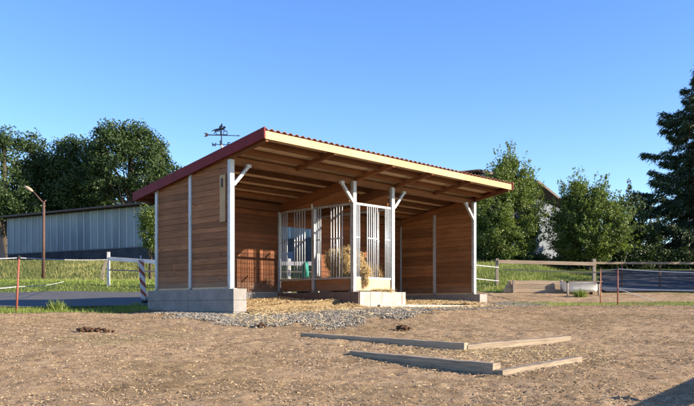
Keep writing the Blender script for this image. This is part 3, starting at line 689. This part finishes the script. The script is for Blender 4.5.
tape([at(-60, 287, 16), at(17.5, 286.6, 17), at(64, 281.5, 29.5)], .009, M['tape'], 'lower sagging white tape at the left red pole', .05)
tape([at(617.8, 269.0, 25.4), at(705, 273, 23.5)], .015, M['tape'], 'upper pale tape leading right from the dark red pole', .02)
tape([at(600.5, 287.5, 26.2), at(617.8, 288.3, 25.4), at(705, 290.5, 23.5)], .017, M['tape'], 'lower pale tape leading right from the orange pole', .02)
tape([at(600.5, 271.5, 26.2), at(617.8, 269.0, 25.4)], .011, M['tape'], 'short pale tape linking the orange and red poles', 0)
tape([at(618, 289, 25.4), at(640, 296, 25.0), at(655, 300.4, 24.8)], .010, M['tape'], 'loose tape end hanging down to the ground at the red pole', 0)
tape([at(502, 269.5, 32.7), at(600.5, 272.5, 26.2)], .020, M['rope'], 'thin rope under the wooden top rail to the orange pole', .02)
tape([at(474.5, 265.0, 25.4), at(499, 267.5, 33)], .013, M['tape'], 'upper tape from the right shelter post to the wooden fence', 0)
tape([at(474.5, 278.5, 25.4), at(499, 281.0, 33)], .013, M['tape'], 'lower tape from the right shelter post to the wooden fence', 0)
# left white fence
def bar(a, b, w, h, name, mat, parent, seg=1, wob=0):
    return MB().beam(a, b, w, h, seg=seg, wob=wob).build(name, mat, parent, bevel=.006)
fb = G(108.5, 30); fw = tag(empty('white_fence', fb), 'weathered white post and rail fence running behind the shelter', 'fence')
pts = [fb+Vector((0, 0, 0)), Vector((-5.7, 29.5, H(-5.7, 29.5))), Vector((-2.2, 29.0, H(-2.2, 29))), Vector((.8, 28.6, H(.8, 28.6)))]
for i, p in enumerate(pts):
    q = p-fb; hh = 1.30 if i else 1.34
    bar(q+Vector((0, 0, -.3)), q+Vector((0, 0, hh)), .10, .10, 'post', M['whitewood'], fw)
tops = [at(109.5, 258.9, 30), at(156, 262, 29.5), at(230, 263.5, 29.1), at(368, 264, 28.6)]
for a_, b_ in zip(tops[:-1], tops[1:]): bar(a_-fb+Vector((0, -.075, 0)), b_-fb+Vector((0, -.075, 0)), .045, .15, 'rail', M['whitewood'], fw)
lows = [at(110, 270, 30), at(156, 271.5, 29.5), at(230, 272, 29.1), at(368, 272, 28.6)]
for a_, b_ in zip(lows[:-1], lows[1:]): bar(a_-fb+Vector((0, -.065, 0)), b_-fb+Vector((0, -.065, 0)), .03, .055, 'rail', M['greywood'], fw)
mb = MB()
for k in range(5): mb.tube([fb+Vector((-.02-.02*k, -.09, 1.0)), fb+Vector((-.12-.03*k, -.1, .6)), fb+Vector((-.16-.03*k, -.1, .25+.02*k)), fb+Vector((-.08, -.1, .12))], .012, 5)
tag(mb.build('rope_coil', M['rope']), 'loops of brown rope hanging on the white fence post', 'rope')
# beacon
bp = G(144.5, 22); bc = tag(empty('warning_beacon', bp), 'red and white striped warning beacon plate leaning beside the shelter', 'beacon')
bc.rotation_euler = (0, math.radians(-4.5), math.radians(12))
MB().box((-.08, -.018, .17), (.08, .018, 1.30), .5).build('plate', M['beaconw'], bc, bevel=.012)
for k in range(4):
    z = .20+k*.31; zz = [(-.08, z+.16), (.08, z-.06), (.08, z+.07), (-.08, z+.29)]
    zz = [(x, min(max(q, .175), 1.295)) for x, q in zz]
    MB().poly(zz, (0, -.021, 0), X_, Z_, .004).build('stripe', M['beaconr'], bc)
MB().box((-.06, -.2, 0.02), (.16, .2, .12), .5).build('foot', M['rubber'], bc, bevel=.02)
MB().beam((.0, .035, .1), (.0, .035, 1.42), .03, .03).build('stake', M['bar'], bc)
# lamp
lp = G(43.3, 47); lamp = tag(empty('street_lamp', lp), 'rusty brown street lamp with one tilted arm before the hall', 'street lamp')
top = at(43.8, 201.8, 47)-lp
MB().tube([(0, 0, -.2), top], [.10, .075], 10).build('pole', M['rust'], lamp, smooth=True)
a1 = at(33, 191.5, 47)-lp
MB().tube([top-Vector((0, 0, .1)), a1], .045, 8).build('arm', M['rust'], lamp, smooth=True)
MB().tube([top-Vector((0, 0, .02)), top+Vector((.14, 0, .10))], .045, 8).build('arm_stub', M['rust'], lamp, smooth=True)
hd_ = at(24.5, 186.2, 47)-lp
mb = MB(); mb.tube([a1, a1.lerp(hd_, .3), a1.lerp(hd_, .8), hd_], [.05, .11, .10, .04], 10)
mb.build('lamp_head', M['greywood'], lamp, smooth=True)
# ------------------------------------------------------------------ hall
HA = Vector((-30.6, 70)); HD = Vector((13.55, -8)).normalized(); HN = Vector((HD.y, -HD.x))   # HN faces the camera side
if HN.y > 0: HN = -HN
Lh = 46.0; s0 = -1.0
hall = empty('riding_hall', (HA.x, HA.y, EYE+4.0), math.atan2(HD.y, HD.x))
tag(hall, 'long low riding hall with grey-blue translucent wall panels', 'hall')
ZB, ZE = 5.03-4.0, 8.40-4.0
def hallpanelmat():
    m, nt, b = base('translucent_corrugated_panel', .45, 0, .4)
    v = coords(nt, (1, 1, .3)); n_ = noise_n(nt, v, .8, 5)
    c = ramp(nt, n_, [(.35, (.135, .17, .19)), (.65, (.22, .26, .275))]); c = mix(nt, .35, c, ramp(nt, attr(nt), [(0, (.5, .5, .5)), (1, (1, 1, 1))]), 'MULTIPLY')
    nt.links.new(c, b.inputs['Base Color']); return m
hm = hallpanelmat(); hrib = simple('white_rib', (.50, .53, .55), (.38, .41, .43), 3, .6)
k = s0; n_p = 0; pw = .86
while k < s0+Lh:
    MB().box((k+.02, -.0, ZB), (k+pw-.02, .06, ZE-.12)).build('wall_panel', hm, hall) if n_p < 54 else None
    MB().box((k-.045, -.035, ZB-.02), (k+.045, .01, ZE-.11), .6).build('rib', hrib, hall)
    k += pw; n_p += 1
MB().box((s0, .07, -1.5), (s0+Lh, 24, ZE-.12), .5).build('wall', simple('hall_inner_wall', (.16, .18, .2), None, 1, .9), hall)
MB().box((s0, -.02, -1.6), (s0+Lh, .069, ZB-.04), .5).build('base_wall', simple('dark_hall_base', (.07, .075, .085), (.035, .037, .045), 1.2, .9), hall)
MB().box((s0-.2, -.07, ZB-.10), (s0+Lh, -.0, ZB-.022), .5).build('sill', simple('hall_sill', (.2, .22, .25), None, 2, .8), hall)
mb = MB(); mb.hexa([(s0-.5, -.6, ZE-.10), (s0+Lh+.3, -.6, ZE-.10), (s0+Lh+.3, 12, ZE+1.0), (s0-.5, 12, ZE+1.0)], [(s0-.5, -.6, ZE+.08), (s0+Lh+.3, -.6, ZE+.08), (s0+Lh+.3, 12, ZE+1.2), (s0-.5, 12, ZE+1.2)], .5)
mb.hexa([(s0-.5, 12, ZE+1.0), (s0+Lh+.3, 12, ZE+1.0), (s0+Lh+.3, 24.5, ZE-.10), (s0-.5, 24.5, ZE-.10)], [(s0-.5, 12, ZE+1.2), (s0+Lh+.3, 12, ZE+1.2), (s0+Lh+.3, 24.5, ZE+.08), (s0-.5, 24.5, ZE+.08)], .5)
mb.build('roof', simple('hall_roof_sheet', (.13, .10, .085), (.09, .07, .06), 2, .8), hall)
MB().tube([(s0-.5, -.68, ZE-.02), (s0+Lh+.3, -.68, ZE-.02)], .09, 8).build('gutter', M['rust'], hall, smooth=True)
for k in range(6, 40, 4): MB().box((k, -.35, -1.3), (k+1.3, -.03, -.1+.25*random.random()), .4).build('stacked_crate', simple('bluish_crate', (.16, .19, .25), None, 2, .8), hall) if k % 8 else None
# dark membrane shed at far left
ts = G(-36, 60); shed = empty('membrane_shed', (ts.x, ts.y, EYE+3.6), .42); tag(shed, 'dark blue arched membrane shed at the left edge beside the hall', 'shed')
mb = MB(); prof = [(3.05, -.2), (2.98, .7), (2.75, 1.9), (2.35, 2.7), (1.7, 3.3), (0, 3.85), (-1.7, 3.3), (-2.75, 1.9), (-3.05, -.2)]
vs = [(x, y, z) for y in (0, 6) for x, z in prof]; n_ = len(prof)
mb.add(vs, [tuple(range(n_))[::-1], tuple(range(n_, 2*n_))]+[(i, i+1, i+1+n_, i+n_) for i in range(n_-1)], .5)
mb.build('membrane', simple('dark_blue_membrane', (.018, .022, .035), (.011, .014, .022), 1, .9), shed)
MB().box((-.9, -.03, -.2), (.9, 0, 2.2), .5).build('door', simple('dark_door', (.03, .035, .05)), shed)
# ------------------------------------------------------------------ right side things
f0 = G(497, 33); wf = tag(empty('wooden_fence', f0), 'brown wooden fence with one thick top rail beside the trough', 'fence')
pB = G(594, 33); pA_ = f0
bar(Vector((0, 0, -.3)), Vector((0, 0, at(497, 258.5, 33).z-f0.z)), .13, .12, 'post', M['greywoodz'], wf)
bar(pB-f0+Vector((0, 0, -.3)), at(594, 259, 33)-f0, .14, .13, 'post', M['greywoodz'], wf)
bar(at(498, 261.6, 32.9)-f0, at(595, 264, 32.9)-f0, .05, .15, 'rail', M['greywood'], wf)
wf2 = tag(empty('paddock_fence', G(622, 34)), 'far grey single-rail fence across the dark yard at right', 'fence'); fo = wf2.location
for px in (622, 660, 700, 745): g_ = G(px, 34); bar(g_-fo+Vector((0, 0, -.2)), at(px, 263.5, 34)-fo, .07, .07, 'post', M['rust'], wf2)
bar(at(594.5, 263, 33.6)-fo, at(752, 263.4, 34)-fo, .05, .10, 'rail', M['greywood'], wf2)
# timber stack
ws = G(512, 31); st = tag(empty('timber_stack', ws), 'low stack of grey planks held by upright stakes beside the trough', 'timber stack')
zb_ = at(512, 293.5, 31).z
for k in range(3):
    bar(Vector((-.35+.1*k, .02*k, .09+k*.165)), Vector((2.1-.02*k, .1, .09+k*.16)), .12, .155, 'plank', M['greywood'], st, 6, .006)
for x in (0.05, 2.0): bar(Vector((x, -.1, -.2)), Vector((x, -.1, .52)), .10, .09, 'stake', M['greywoodz'], st)
tr_ = G(580, 30.5); tg = tag(empty('water_trough', tr_), 'old white bathtub used as a water trough by the fence', 'trough')
def tub():
    ys_ = []
    rings = [(.62, .22, .06), (.70, .27, .18), (.76, .32, .40), (.79, .35, .42), (.79, .35, .455), (.74, .30, .455), (.66, .25, .2), (.55, .18, .12)]
    n = 32; vs = []; fs = []
    for a_, b_, z in rings:
        for k in range(n):
            t = 2*math.pi*k/n; c_, s_ = math.cos(t), math.sin(t); e = .5
            vs.append((a_*math.copysign(abs(c_)**e, c_), b_*math.copysign(abs(s_)**e, s_), z))
    for i in range(len(rings)-1):
        for k in range(n): j = (k+1) % n; fs.append((i*n+k, i*n+j, (i+1)*n+j, (i+1)*n+k))
    fs.append(tuple(range(n))[::-1]); fs.append(tuple(range((len(rings)-1)*n, len(rings)*n)))
    m = MB(); m.add(vs, fs, .5); return m.build('basin', M['enamel'], tg, smooth=True)
tub()
for x in (-.5, .5): MB().box((x-.05, -.2, -.05), (x+.05, .2, .09), .4).build('support', M['greywood'], tg)
MB().beam((-.85, -.33, .47), (.80, -.33, .47), .06, .035).build('guard_rail', M['greywood'], tg)
pole('fence_stake', 567.5, 29, 281.5, .035, M['greywoodz'], 'short grey stake in front of the white trough', 'stake', 'short stakes by the trough')
pole('fence_stake', 598.7, 30, 282.5, .045, M['greywoodz'], 'short brown stake at the right end of the trough', 'stake', 'short stakes by the trough')
# off-frame rail whose shadow falls in at lower right
rf = empty('wooden_barrier', (4.62, 6.72, H(4.62, 6.72))); tag(rf, 'rough wooden barrier rail standing beyond the right edge', 'barrier')
bar((0, 0, -.2), (0, 0, .95), .12, .12, 'post', M['greywoodz'], rf); bar((1.9, 2.3, -.1), (1.9, 2.3, 1.2), .12, .12, 'post', M['greywoodz'], rf)
bar((-.25, -.3, .72), (2.0, 2.4, .93), .06, .17, 'rail', M['greywood'], rf); bar((-.2, -.25, .40), (.9, .25, .38), .05, .10, 'rail', M['greywood'], rf)
# ------------------------------------------------------------------ houses right
hs = Vector(((546-347)/F*74, 74, EYE+3.8)); hs.x -= 0; house = tag(empty('farm_house', hs, math.radians(-8)), 'house with brown gable and red verge between two trees', 'house')
# gable facing camera: ridge left of frame of sight, verge falling to the right
zl_ = lambda px, y: at(px, y, 74)-hs
rid = at(514, 176, 74)-hs; ev = at(552, 201, 74)-hs; sl = (ev.z-rid.z)/(ev.x-rid.x); wl_ = rid.x-(ev.x-rid.x)
MB().poly([(wl_, -.5), (ev.x, -.5), (ev.x, 4.4), (wl_, 4.4)], (0, .1, 0), X_, Z_, .2).build('wall', simple('pale_render', (.62, .64, .66), (.48, .5, .53), 1, .9), house)
MB().poly([(wl_, 4.4), (ev.x, 4.4), (ev.x, ev.z-.2), (rid.x, rid.z-.2), (wl_, ev.z-.2)], (0, .1, 0), X_, Z_, .24).build('gable', simple('brown_cladding', (.22, .12, .07), (.14, .07, .045), 2, .9), house)
MB().box((wl_+.1, .25, -.5), (ev.x-.1, 10, ev.z-.4)).build('side_wall', simple('render_side', (.6, .6, .58)), house)
for sgn in (1, -1):
    mb = MB(); e_ = Vector((rid.x+sgn*(ev.x-rid.x+.5), -.3, ev.z-.5*abs(sl))); r_ = Vector((rid.x, -.3, rid.z)); dn = Vector((0, 10.6, 0)); tt = Vector((0, 0, .22))
    mb.hexa([r_, e_, e_+dn, r_+dn], [r_+tt, e_+tt, e_+dn+tt, r_+dn+tt], .5); mb.build('roof', simple('red_roof', (.30, .10, .06), (.2, .07, .05), 3, .8), house)
for x in (-1.1, .2):
    w_ = MB().box((x-.4, -.06, 1.0), (x+.4, -.005, 2.3)).build('window', simple('window_glass', (.08, .1, .13), None, 2, .2), house)
up_ = G(651, 70); ut = tag(empty('utility_pole', up_), 'thin grey utility pole seen left of the dark spruce', 'utility pole')
tz = at(651, 196, 70)-up_
MB().tube([(0, 0, -.2), tz], [.16, .11], 8).build('shaft', M['bar'], ut, smooth=True)
MB().beam(tz+Vector((-.5, 0, -.4)), tz+Vector((.5, 0, -.4)), .08, .1).build('crossarm', M['rust'], ut)
# ------------------------------------------------------------------ vegetation
def leafcloud(centers, radii, per, size, flatten=.8):
    n = len(centers)*per; c = np.repeat(centers, per, 0); r = np.repeat(radii, per)
    d = RNG.normal(0, 1, (n, 3)); d /= np.linalg.norm(d, axis=1)[:, None]; d *= (RNG.uniform(0, 1, n)**.5)[:, None]; d[:, 2] *= flatten
    p = c+d*r[:, None]
    a = RNG.normal(0, 1, (n, 3)); a /= np.linalg.norm(a, axis=1)[:, None]
    b = np.cross(a, RNG.normal(0, 1, (n, 3))); b /= np.linalg.norm(b, axis=1)[:, None]
    s = RNG.uniform(.55, 1.25, n)[:, None]*size/2
    v = np.stack([p-a*s, p+b*s*.55, p+a*s, p-b*s*.55], 1).reshape(-1, 3)
    return v, np.arange(4*n).reshape(n, 4)
def tree(name, x, y, z0, lobes, nclump, clr, per, leaf, mat, label, cat='tree', group=None, trunk=.2, trunk_top=None, bark='bark', wild=.0, limb=9, gap=.5, sprigs=0):
    root = empty(name, (x, y, z0)); o = np.array([x, y, z0]); cs = []; rs = []
    vol = np.array([l[1][0]*l[1][1]*l[1][2] for l in lobes])**.67; vol /= vol.sum()
    for (c, r), w_ in zip(lobes, vol):
        k = max(3, int(nclump*w_)); d = RNG.normal(0, 1, (k*4, 3)); d /= np.linalg.norm(d, axis=1)[:, None]
        q = np.array([noise.noise(Vector(e)*2.1+Vector((x, y, c[0]))) for e in d])
        keep = np.argsort(-(q+RNG.normal(0, .22/gap, len(q))))[:k]; d = d[keep]; q = q[keep]
        rad = (RNG.uniform(.35, 1, k)**.45*(1+.25*q)+wild*RNG.exponential(.12, k))[:, None]
        cs.append(np.array(c)+d*np.array(r)*rad); rs.append(RNG.uniform(.6, 1.3, k)*clr)
    cs = np.concatenate(cs); rs = np.concatenate(rs)
    v, f = leafcloud(cs, rs, per, leaf)
    tn = np.repeat(RNG.uniform(0, 1, len(cs))*.6, per)+RNG.uniform(0, .4, len(f))
    if sprigs:
        c0 = cs.mean(0); j = RNG.integers(0, len(cs), sprigs); st = cs[j]; ou = st-c0; ou /= np.linalg.norm(ou, axis=1)[:, None]+1e-6
        dr = ou*.8+np.array([0, 0, .75])+RNG.normal(0, .25, (sprigs, 3)); dr /= np.linalg.norm(dr, axis=1)[:, None]
        m_ = 34; tt = RNG.uniform(0, 1, (sprigs, m_))**.8; Ls = RNG.uniform(.55, 1.25, sprigs)[:, None]
        p = st[:, None]+dr[:, None]*(clr*.5+tt*Ls)[:, :, None]+RNG.normal(0, 1, (sprigs, m_, 3))*(.10*(1-tt)+.025)[:, :, None]
        v3_, f3_ = leafcloud(p.reshape(-1, 3), np.full(sprigs*m_, .02), 1, leaf*.9)
        f = np.concatenate([f, f3_+len(v)]); v = np.concatenate([v, v3_]); tn = np.concatenate([tn, RNG.uniform(.1, 1, len(f3_))])
    npmesh('crown', v, f, tn, mat, root)
    top = trunk_top or max(c[2] for c, r in lobes)
    mb = MB(); mb.smooth = True
    mb.tube([(0, 0, -.4), (.02, 0, top*.3), (.06*top*.1, 0, top*.65), (0, 0, top)], [trunk*1.15, trunk, trunk*.7, trunk*.25], 9)
    for i in RNG.choice(len(cs), min(limb*3, len(cs)), replace=False):
        c = cs[i]; s_ = min(top*.95, max(top*.18, c[2]*.55)); a_ = Vector((0, 0, s_)); b_ = Vector(c)
        m_ = a_.lerp(b_, .5)+Vector((0, 0, -.04*top)); mb.tube([a_, m_, b_], [trunk*.35, trunk*.2, trunk*.05], 5)
    mb.build('trunk', M[bark], root)
    return tag(root, label, cat, group)
def lobe(px, y, d, x0, y0, z0, rx, ry, rz):
    p = at(px, y, d); return ((p.x-x0, p.y-y0, p.z-z0), (rx, ry, rz))
def ptree(name, bx, d, L_, mat, label, nclump, clr, per, leaf, **kw):
    b = G(bx, d); lob = [lobe(px, y, d+dd, b.x, b.y, b.z, rx/F*d, (rx*.9)/F*d, rz/F*d) for px, y, dd, rx, rz in L_]
    return tree(name, b.x, b.y, b.z, lob, nclump, clr, per, leaf, mat, label, **kw)
oakg = 'oaks behind the riding hall'
ptree('oak_tree', 130, 84, [(128, 165, 0, 40, 34), (118, 145, 0, 24, 22), (142, 152, 1, 22, 24), (150, 185, -1, 24, 20), (100, 185, 0, 20, 20), (133, 132, 0, 12, 9), (172, 171, 0, 12, 4)],
      M['oak'], 'tallest round oak crown with a twig reaching right above the roof', 520, .95, 60, .30, group=oakg, trunk=.5, gap=.8)
ptree('oak_tree', 72, 86, [(74, 185, 0, 26, 30), (66, 160, 0, 16, 20), (78, 150, 0, 10, 14), (52, 175, 2, 16, 22)], M['oak'], 'dark oak left of the tallest crown, behind the lamp', 340, .95, 60, .30, group=oakg, trunk=.45, gap=.8)
ptree('oak_tree', 34, 88, [(34, 180, 0, 22, 28), (34, 152, 0, 13, 17), (48, 195, -1, 18, 24)], M['oak'], 'narrower oak with a pointed top left of the lamp head', 280, .95, 60, .30, group=oakg, trunk=.45, gap=.8)
ptree('oak_tree', 4, 84, [(2, 175, 0, 22, 40), (8, 145, 0, 14, 20), (-14, 175, 0, 25, 40), (14, 200, 2, 20, 18), (0, 208, 2, 18, 14), (24, 212, 0, 24, 14), (4, 195, -2, 22, 24)], M['oak'], 'oak cut by the left edge of the photo behind the shed', 340, .95, 60, .30, group=oakg, trunk=.45, gap=.8)
ptree('oak_tree', 98, 92, [(96, 195, 0, 24, 26), (98, 165, 0, 14, 18)], M['oak'], 'low oak filling the gap beside the tallest crown', 160, 1.2, 42, .45, group=oakg, trunk=.45, gap=1.2)
ptree('oak_tree', -60, 86, [(-60, 180, 0, 40, 45)], M['oak'], 'oak beyond the left edge of the photo', 200, 1.3, 40, .45, group=oakg, trunk=.45)
ptree('oak_tree', 215, 88, [(215, 215, 0, 34, 24)], M['oak'], 'low oak hidden behind the shelter roof', 160, 1.3, 40, .45, group=oakg, trunk=.45)
ptree('young_tree', 150, 42, [(149, 230, 0, 10, 20), (147, 215, 0, 8, 9), (158, 235, 0, 12, 22)], M['bushl'], 'small leafy tree between the hall and the shelter corner', 130, .33, 46, .13, group=None, trunk=.08)
ptree('young_tree', 508, 46, [(506, 212, 0, 27, 40), (508, 182, 0, 17, 20), (490, 215, -1, 18, 34), (524, 218, 0, 14, 32), (504, 242, 0, 31, 20), (506, 168, 0, 8, 9), (521, 188, 0, 10, 14)],
      M['birch'], 'tall broad leafy tree right behind the shelter corner', 850, .38, 62, .14, group='leafy trees behind the wooden fence', trunk=.14, wild=.5, gap=.8, sprigs=340)
ptree('young_tree', 588, 46, [(586, 222, 0, 28, 30), (584, 202, 0, 18, 17), (572, 225, 0, 14, 26), (601, 227, -1, 20, 25), (590, 244, 0, 30, 16), (577, 192, 0, 6, 7), (598, 194, 0, 5, 7)],
      M['birch'], 'bushy round tree above the white trough', 820, .38, 62, .14, group='leafy trees behind the wooden fence', trunk=.13, wild=.5, gap=.8, sprigs=340)
ptree('young_tree', 632, 50, [(628, 225, 0, 16, 26), (640, 240, 0, 20, 18), (618, 238, 0, 14, 20)], M['dark'], 'smaller dark green tree left of the spruce', 170, .5, 50, .19, group='leafy trees behind the wooden fence', trunk=.12, wild=.6, sprigs=90)
def hedge(name, px0, px1, d, ytop, ybot, n, mat, label, leaf=.16, seed=0):
    a_ = at(px0, ytop, d); b_ = at(px1, ytop, d); h_ = (ybot-ytop)/F*d; cs = []
    for _ in range(n):
        t = random.random(); x = a_.x+(b_.x-a_.x)*t; z0 = H(x, d)-.1; hh = max(h_, .3)*(.7+.6*noise.noise(Vector((x*.7, seed, 0)))+.15)
        cs.append((x, d+random.uniform(-.7, .7), z0+random.random()**.8*hh))
    cs = np.array(cs); v, f = leafcloud(cs, RNG.uniform(.25, .5, len(cs)), 46, leaf); tn = np.repeat(RNG.uniform(0, .6, len(cs)), 46)+RNG.uniform(0, .4, len(f))
    o = npmesh(name, v, f, tn, mat); return tag(o, label, 'hedge', kind='stuff')
hedge('hedge', 472, 560, 46, 251, 266, 190, M['dark'], 'dark low shrubs under the leafy trees behind the fence')
hedge('hedge', 560, 720, 48, 243, 268, 380, M['dark'], 'dark shrub belt behind the yard left of the spruce', seed=3)
hedge('hedge', 612, 800, 60, 236, 268, 380, M['dark'], 'dark far shrub belt behind the spruce trunk', leaf=.22, seed=5)
def thicket(px0, px1, d, y0, y1, n, label):
    cs = np.array([(lambda px: at(px, random.uniform(y0+6*math.sin(px*.15), y1), d+random.uniform(-2, 2))[:])(random.uniform(px0, px1)) for _ in range(n)])
    v, f = leafcloud(cs, RNG.uniform(.7, 1.3, n), 40, .42); tn = np.repeat(RNG.uniform(0, .6, n), 40)+RNG.uniform(0, .4, len(f))
    return tag(npmesh('thicket', v, f, tn, M['oak']), label, 'thicket', kind='stuff')
thicket(-60, 190, 97, 178, 225, 420, 'dark undergrowth filling the space between the oaks behind the hall')
# spruce
def spruce(px, d, ytop, label, R=4.2, seed=2):
    rg = np.random.default_rng(seed); b = G(px, d); Ht = at(px, ytop, d).z-b.z; root = empty('spruce_tree', b)
    mb = MB(); mb.smooth = True; mb.tube([(0, 0, -.3), (0, 0, Ht*.5), (0, 0, Ht)], [.26, .16, .02], 9)
    P = []; Dn = []; z = .5
    while z < Ht-.2:
        k = z/Ht; r = R*(1-k)**.75*(.80+.25*rg.random()); nb = 8 if k < .8 else 6; off = rg.random()*6.28
        for j in range(nb):
            a = off+j*6.283/nb+rg.normal(0, .2); rr = r*rg.uniform(.62, 1.16)+.15; s_ = Vector((0, 0, z)); dr = Vector((math.cos(a), math.sin(a), 0))
            pts_ = [s_, s_+dr*rr*.35+Vector((0, 0, .02*rr)), s_+dr*rr*.72+Vector((0, 0, -.16*rr)), s_+dr*rr+Vector((0, 0, -.10*rr))]
            mb.tube(pts_, [.035, .028, .018, .006], 4)
            n = int(88*rr)+20
            for _ in range(n):
                t = rg.random()**.75; i = min(int(t*3), 2); q = pts_[i].lerp(pts_[i+1], t*3-i); side = Vector((-dr.y, dr.x, 0))
                wd = .42*rr*(1-t)*.6+.12; q = q+side*rg.uniform(-wd, wd)+Vector((0, 0, -abs(rg.normal(0, .13))))
                P.append(q[:]); Dn.append((dr*.6+side*rg.normal(0, .55)+Vector((0, 0, -.55+rg.normal(0, .3)))).normalized()[:])
        z += rg.uniform(.36, .60)*R/5
    mb.build('trunk', M['bark'], root)
    P = np.array(P); Dn = np.array(Dn); n = len(P); P = np.repeat(P, 3, 0)+rg.normal(0, .07, (3*n, 3)); Dn = np.repeat(Dn, 3, 0)+rg.normal(0, .25, (3*n, 3)); n *= 3
    s_ = np.cross(Dn, rg.normal(0, 1, (n, 3))); s_ /= np.linalg.norm(s_, axis=1)[:, None]; L_ = rg.uniform(.14, .34, n)[:, None]
    v = np.stack([P, P+Dn*L_*.5+s_*.03, P+Dn*L_, P+Dn*L_*.5-s_*.03], 1).reshape(-1, 3)
    npmesh('crown', v, np.arange(4*n).reshape(n, 4), rg.uniform(0, 1, n), M['needle'], root)
    return tag(root, label, 'tree', None)
spruce(707, 52, 52, 'tall dark drooping spruce cut by the right edge', 6.6)
for X_b, Y_b in ((19.8, 32.5), (20.6, 36), (22.4, 39.5), (24.2, 43)):  # unseen bushes added to cast shade over the yard
    tree('added_shade_bush', X_b, Y_b, H(X_b, Y_b), [((0, 0, 2.2), (1.9, 2.0, 2.3))], 130, .45, 50, .2, M['dark'], 'round evergreen bush added out of view to shade the yard', 'bush', 'added evergreen bushes shading the yard', trunk=.12)
# grasses
def gpts(n, xr, yr, thr=.5, cond=None, thin=True):
    x = RNG.uniform(*xr, n); y = RNG.uniform(*yr, n); k = (grassmask(x, y) > RNG.uniform(thr*.6, thr*1.3, n))
    k &= ~((x < -.9) & (y > 17.9+2.7*sstep(-8.2, -4.5, x)) & (y < 28.6)) & ~((x > 10.5) & (y > 31.1) & (y < 45.1) & (y < np.clip(3.0*x+.3, 31.2, 45.1)))
    if cond is not None: k &= cond(x, y)
    return onground(x[k], y[k], -.01) if not thin else (lambda q: onground(x[k][q], y[k][q], -.01))(RNG.uniform(0, 1, k.sum()) < .25+1.1*vnoise(x[k], y[k], .9, 63)**1.5)
blades('grass', gpts(60000, (-14, -4.2), (15.6, 20.9)), .03, .11, .012, M['grass'], .6, 'short green grass along the near road edge', 'grass')
blades('grass', gpts(90000, (-30, 0), (28.7, 46)), .04, .13, .03, M['grass'], .6, 'lit green lawn beyond the road', 'grass')
blades('grass', gpts(60000, (-42, 0), (45, 57)), .08, .26, .05, M['drygrass'], .7, 'tall pale dry grass on the bank below the hall', 'grass')
blades('grass', gpts(50000, (3.5, 13), (30.8, 44)), .03, .12, .028, M['grass'], .6, 'green grass on the mound behind the trough', 'grass')
blades('grass', gpts(7000, (4, 12.5), (30.8, 43)), .10, .28, .025, M['drygrass'], .7, 'dry pale grass tufts on the mound', 'grass')
blades('grass', gpts(40000, (5, 16), (20.2, 27.2), .55), .02, .10, .014, M['grass'], .6, 'patchy green grass strip at the right paddock edge', 'grass')
def weed(px, d, n, h, label):
    b = G(px, d); p = np.stack([b.x+RNG.normal(0, .10, n), b.y+RNG.normal(0, .08, n), np.full(n, b.z-.01)], -1)
    o = blades('weed_tuft', p, h*.4, h, .03, M['grass'], .9); del o['kind']; tag(o, label, 'plant', 'weed tufts')
weed(580, 29, 220, .38, 'green weed tuft growing before the white trough')
weed(57, 17.9, 160, .3, 'green weed tuft at the near edge of the shaded road')
weed(136, 20.6, 60, .16, 'small weed tuft by the foot of the striped beacon')
# ------------------------------------------------------------------ light, sky, camera
EL, AZ = math.radians(22), math.radians(-15)          # sun from +X
sun = bpy.data.lights.new('sun', 'SUN'); sun.energy = 5.0; sun.angle = math.radians(.53); sun.color = (1.0, .86, .68)
so = bpy.data.objects.new('sun', sun); C.objects.link(so); so.rotation_euler = (0, math.pi/2-EL, AZ)
w = bpy.data.worlds.new('World'); S.world = w; w.use_nodes = True; nt = w.node_tree
sky = nt.nodes.new('ShaderNodeTexSky'); sky.sky_type = 'NISHITA'; sky.sun_disc = False; sky.sun_elevation = EL; sky.sun_rotation = math.radians(90)-AZ
sky.air_density = 1.0; sky.dust_density = .25; sky.ozone_density = 3.0; sky.altitude = 300
bg = nt.nodes['Background']; bg.inputs['Strength'].default_value = .105
hs_ = nt.nodes.new('ShaderNodeHueSaturation'); hs_.inputs['Saturation'].default_value = 1.20; hs_.inputs['Hue'].default_value = .514; hs_.inputs['Value'].default_value = 1.12
nt.links.new(sky.outputs['Color'], hs_.inputs['Color']); nt.links.new(hs_.outputs['Color'], bg.inputs['Color'])
cam = bpy.data.cameras.new('camera'); co = bpy.data.objects.new('camera', cam); C.objects.link(co)
co.location = (0, 0, EYE); co.rotation_euler = (math.pi/2, 0, 0)
cam.sensor_width = 36; cam.lens = 36*F/694; cam.shift_y = (HY-203)/694; cam.clip_end = 3000; cam.clip_start = .1
S.camera = co
S.view_settings.view_transform = 'Standard'; S.view_settings.look = 'None'; S.view_settings.exposure = 1.38; S.view_settings.gamma = 1
S.view_settings.use_curve_mapping = False
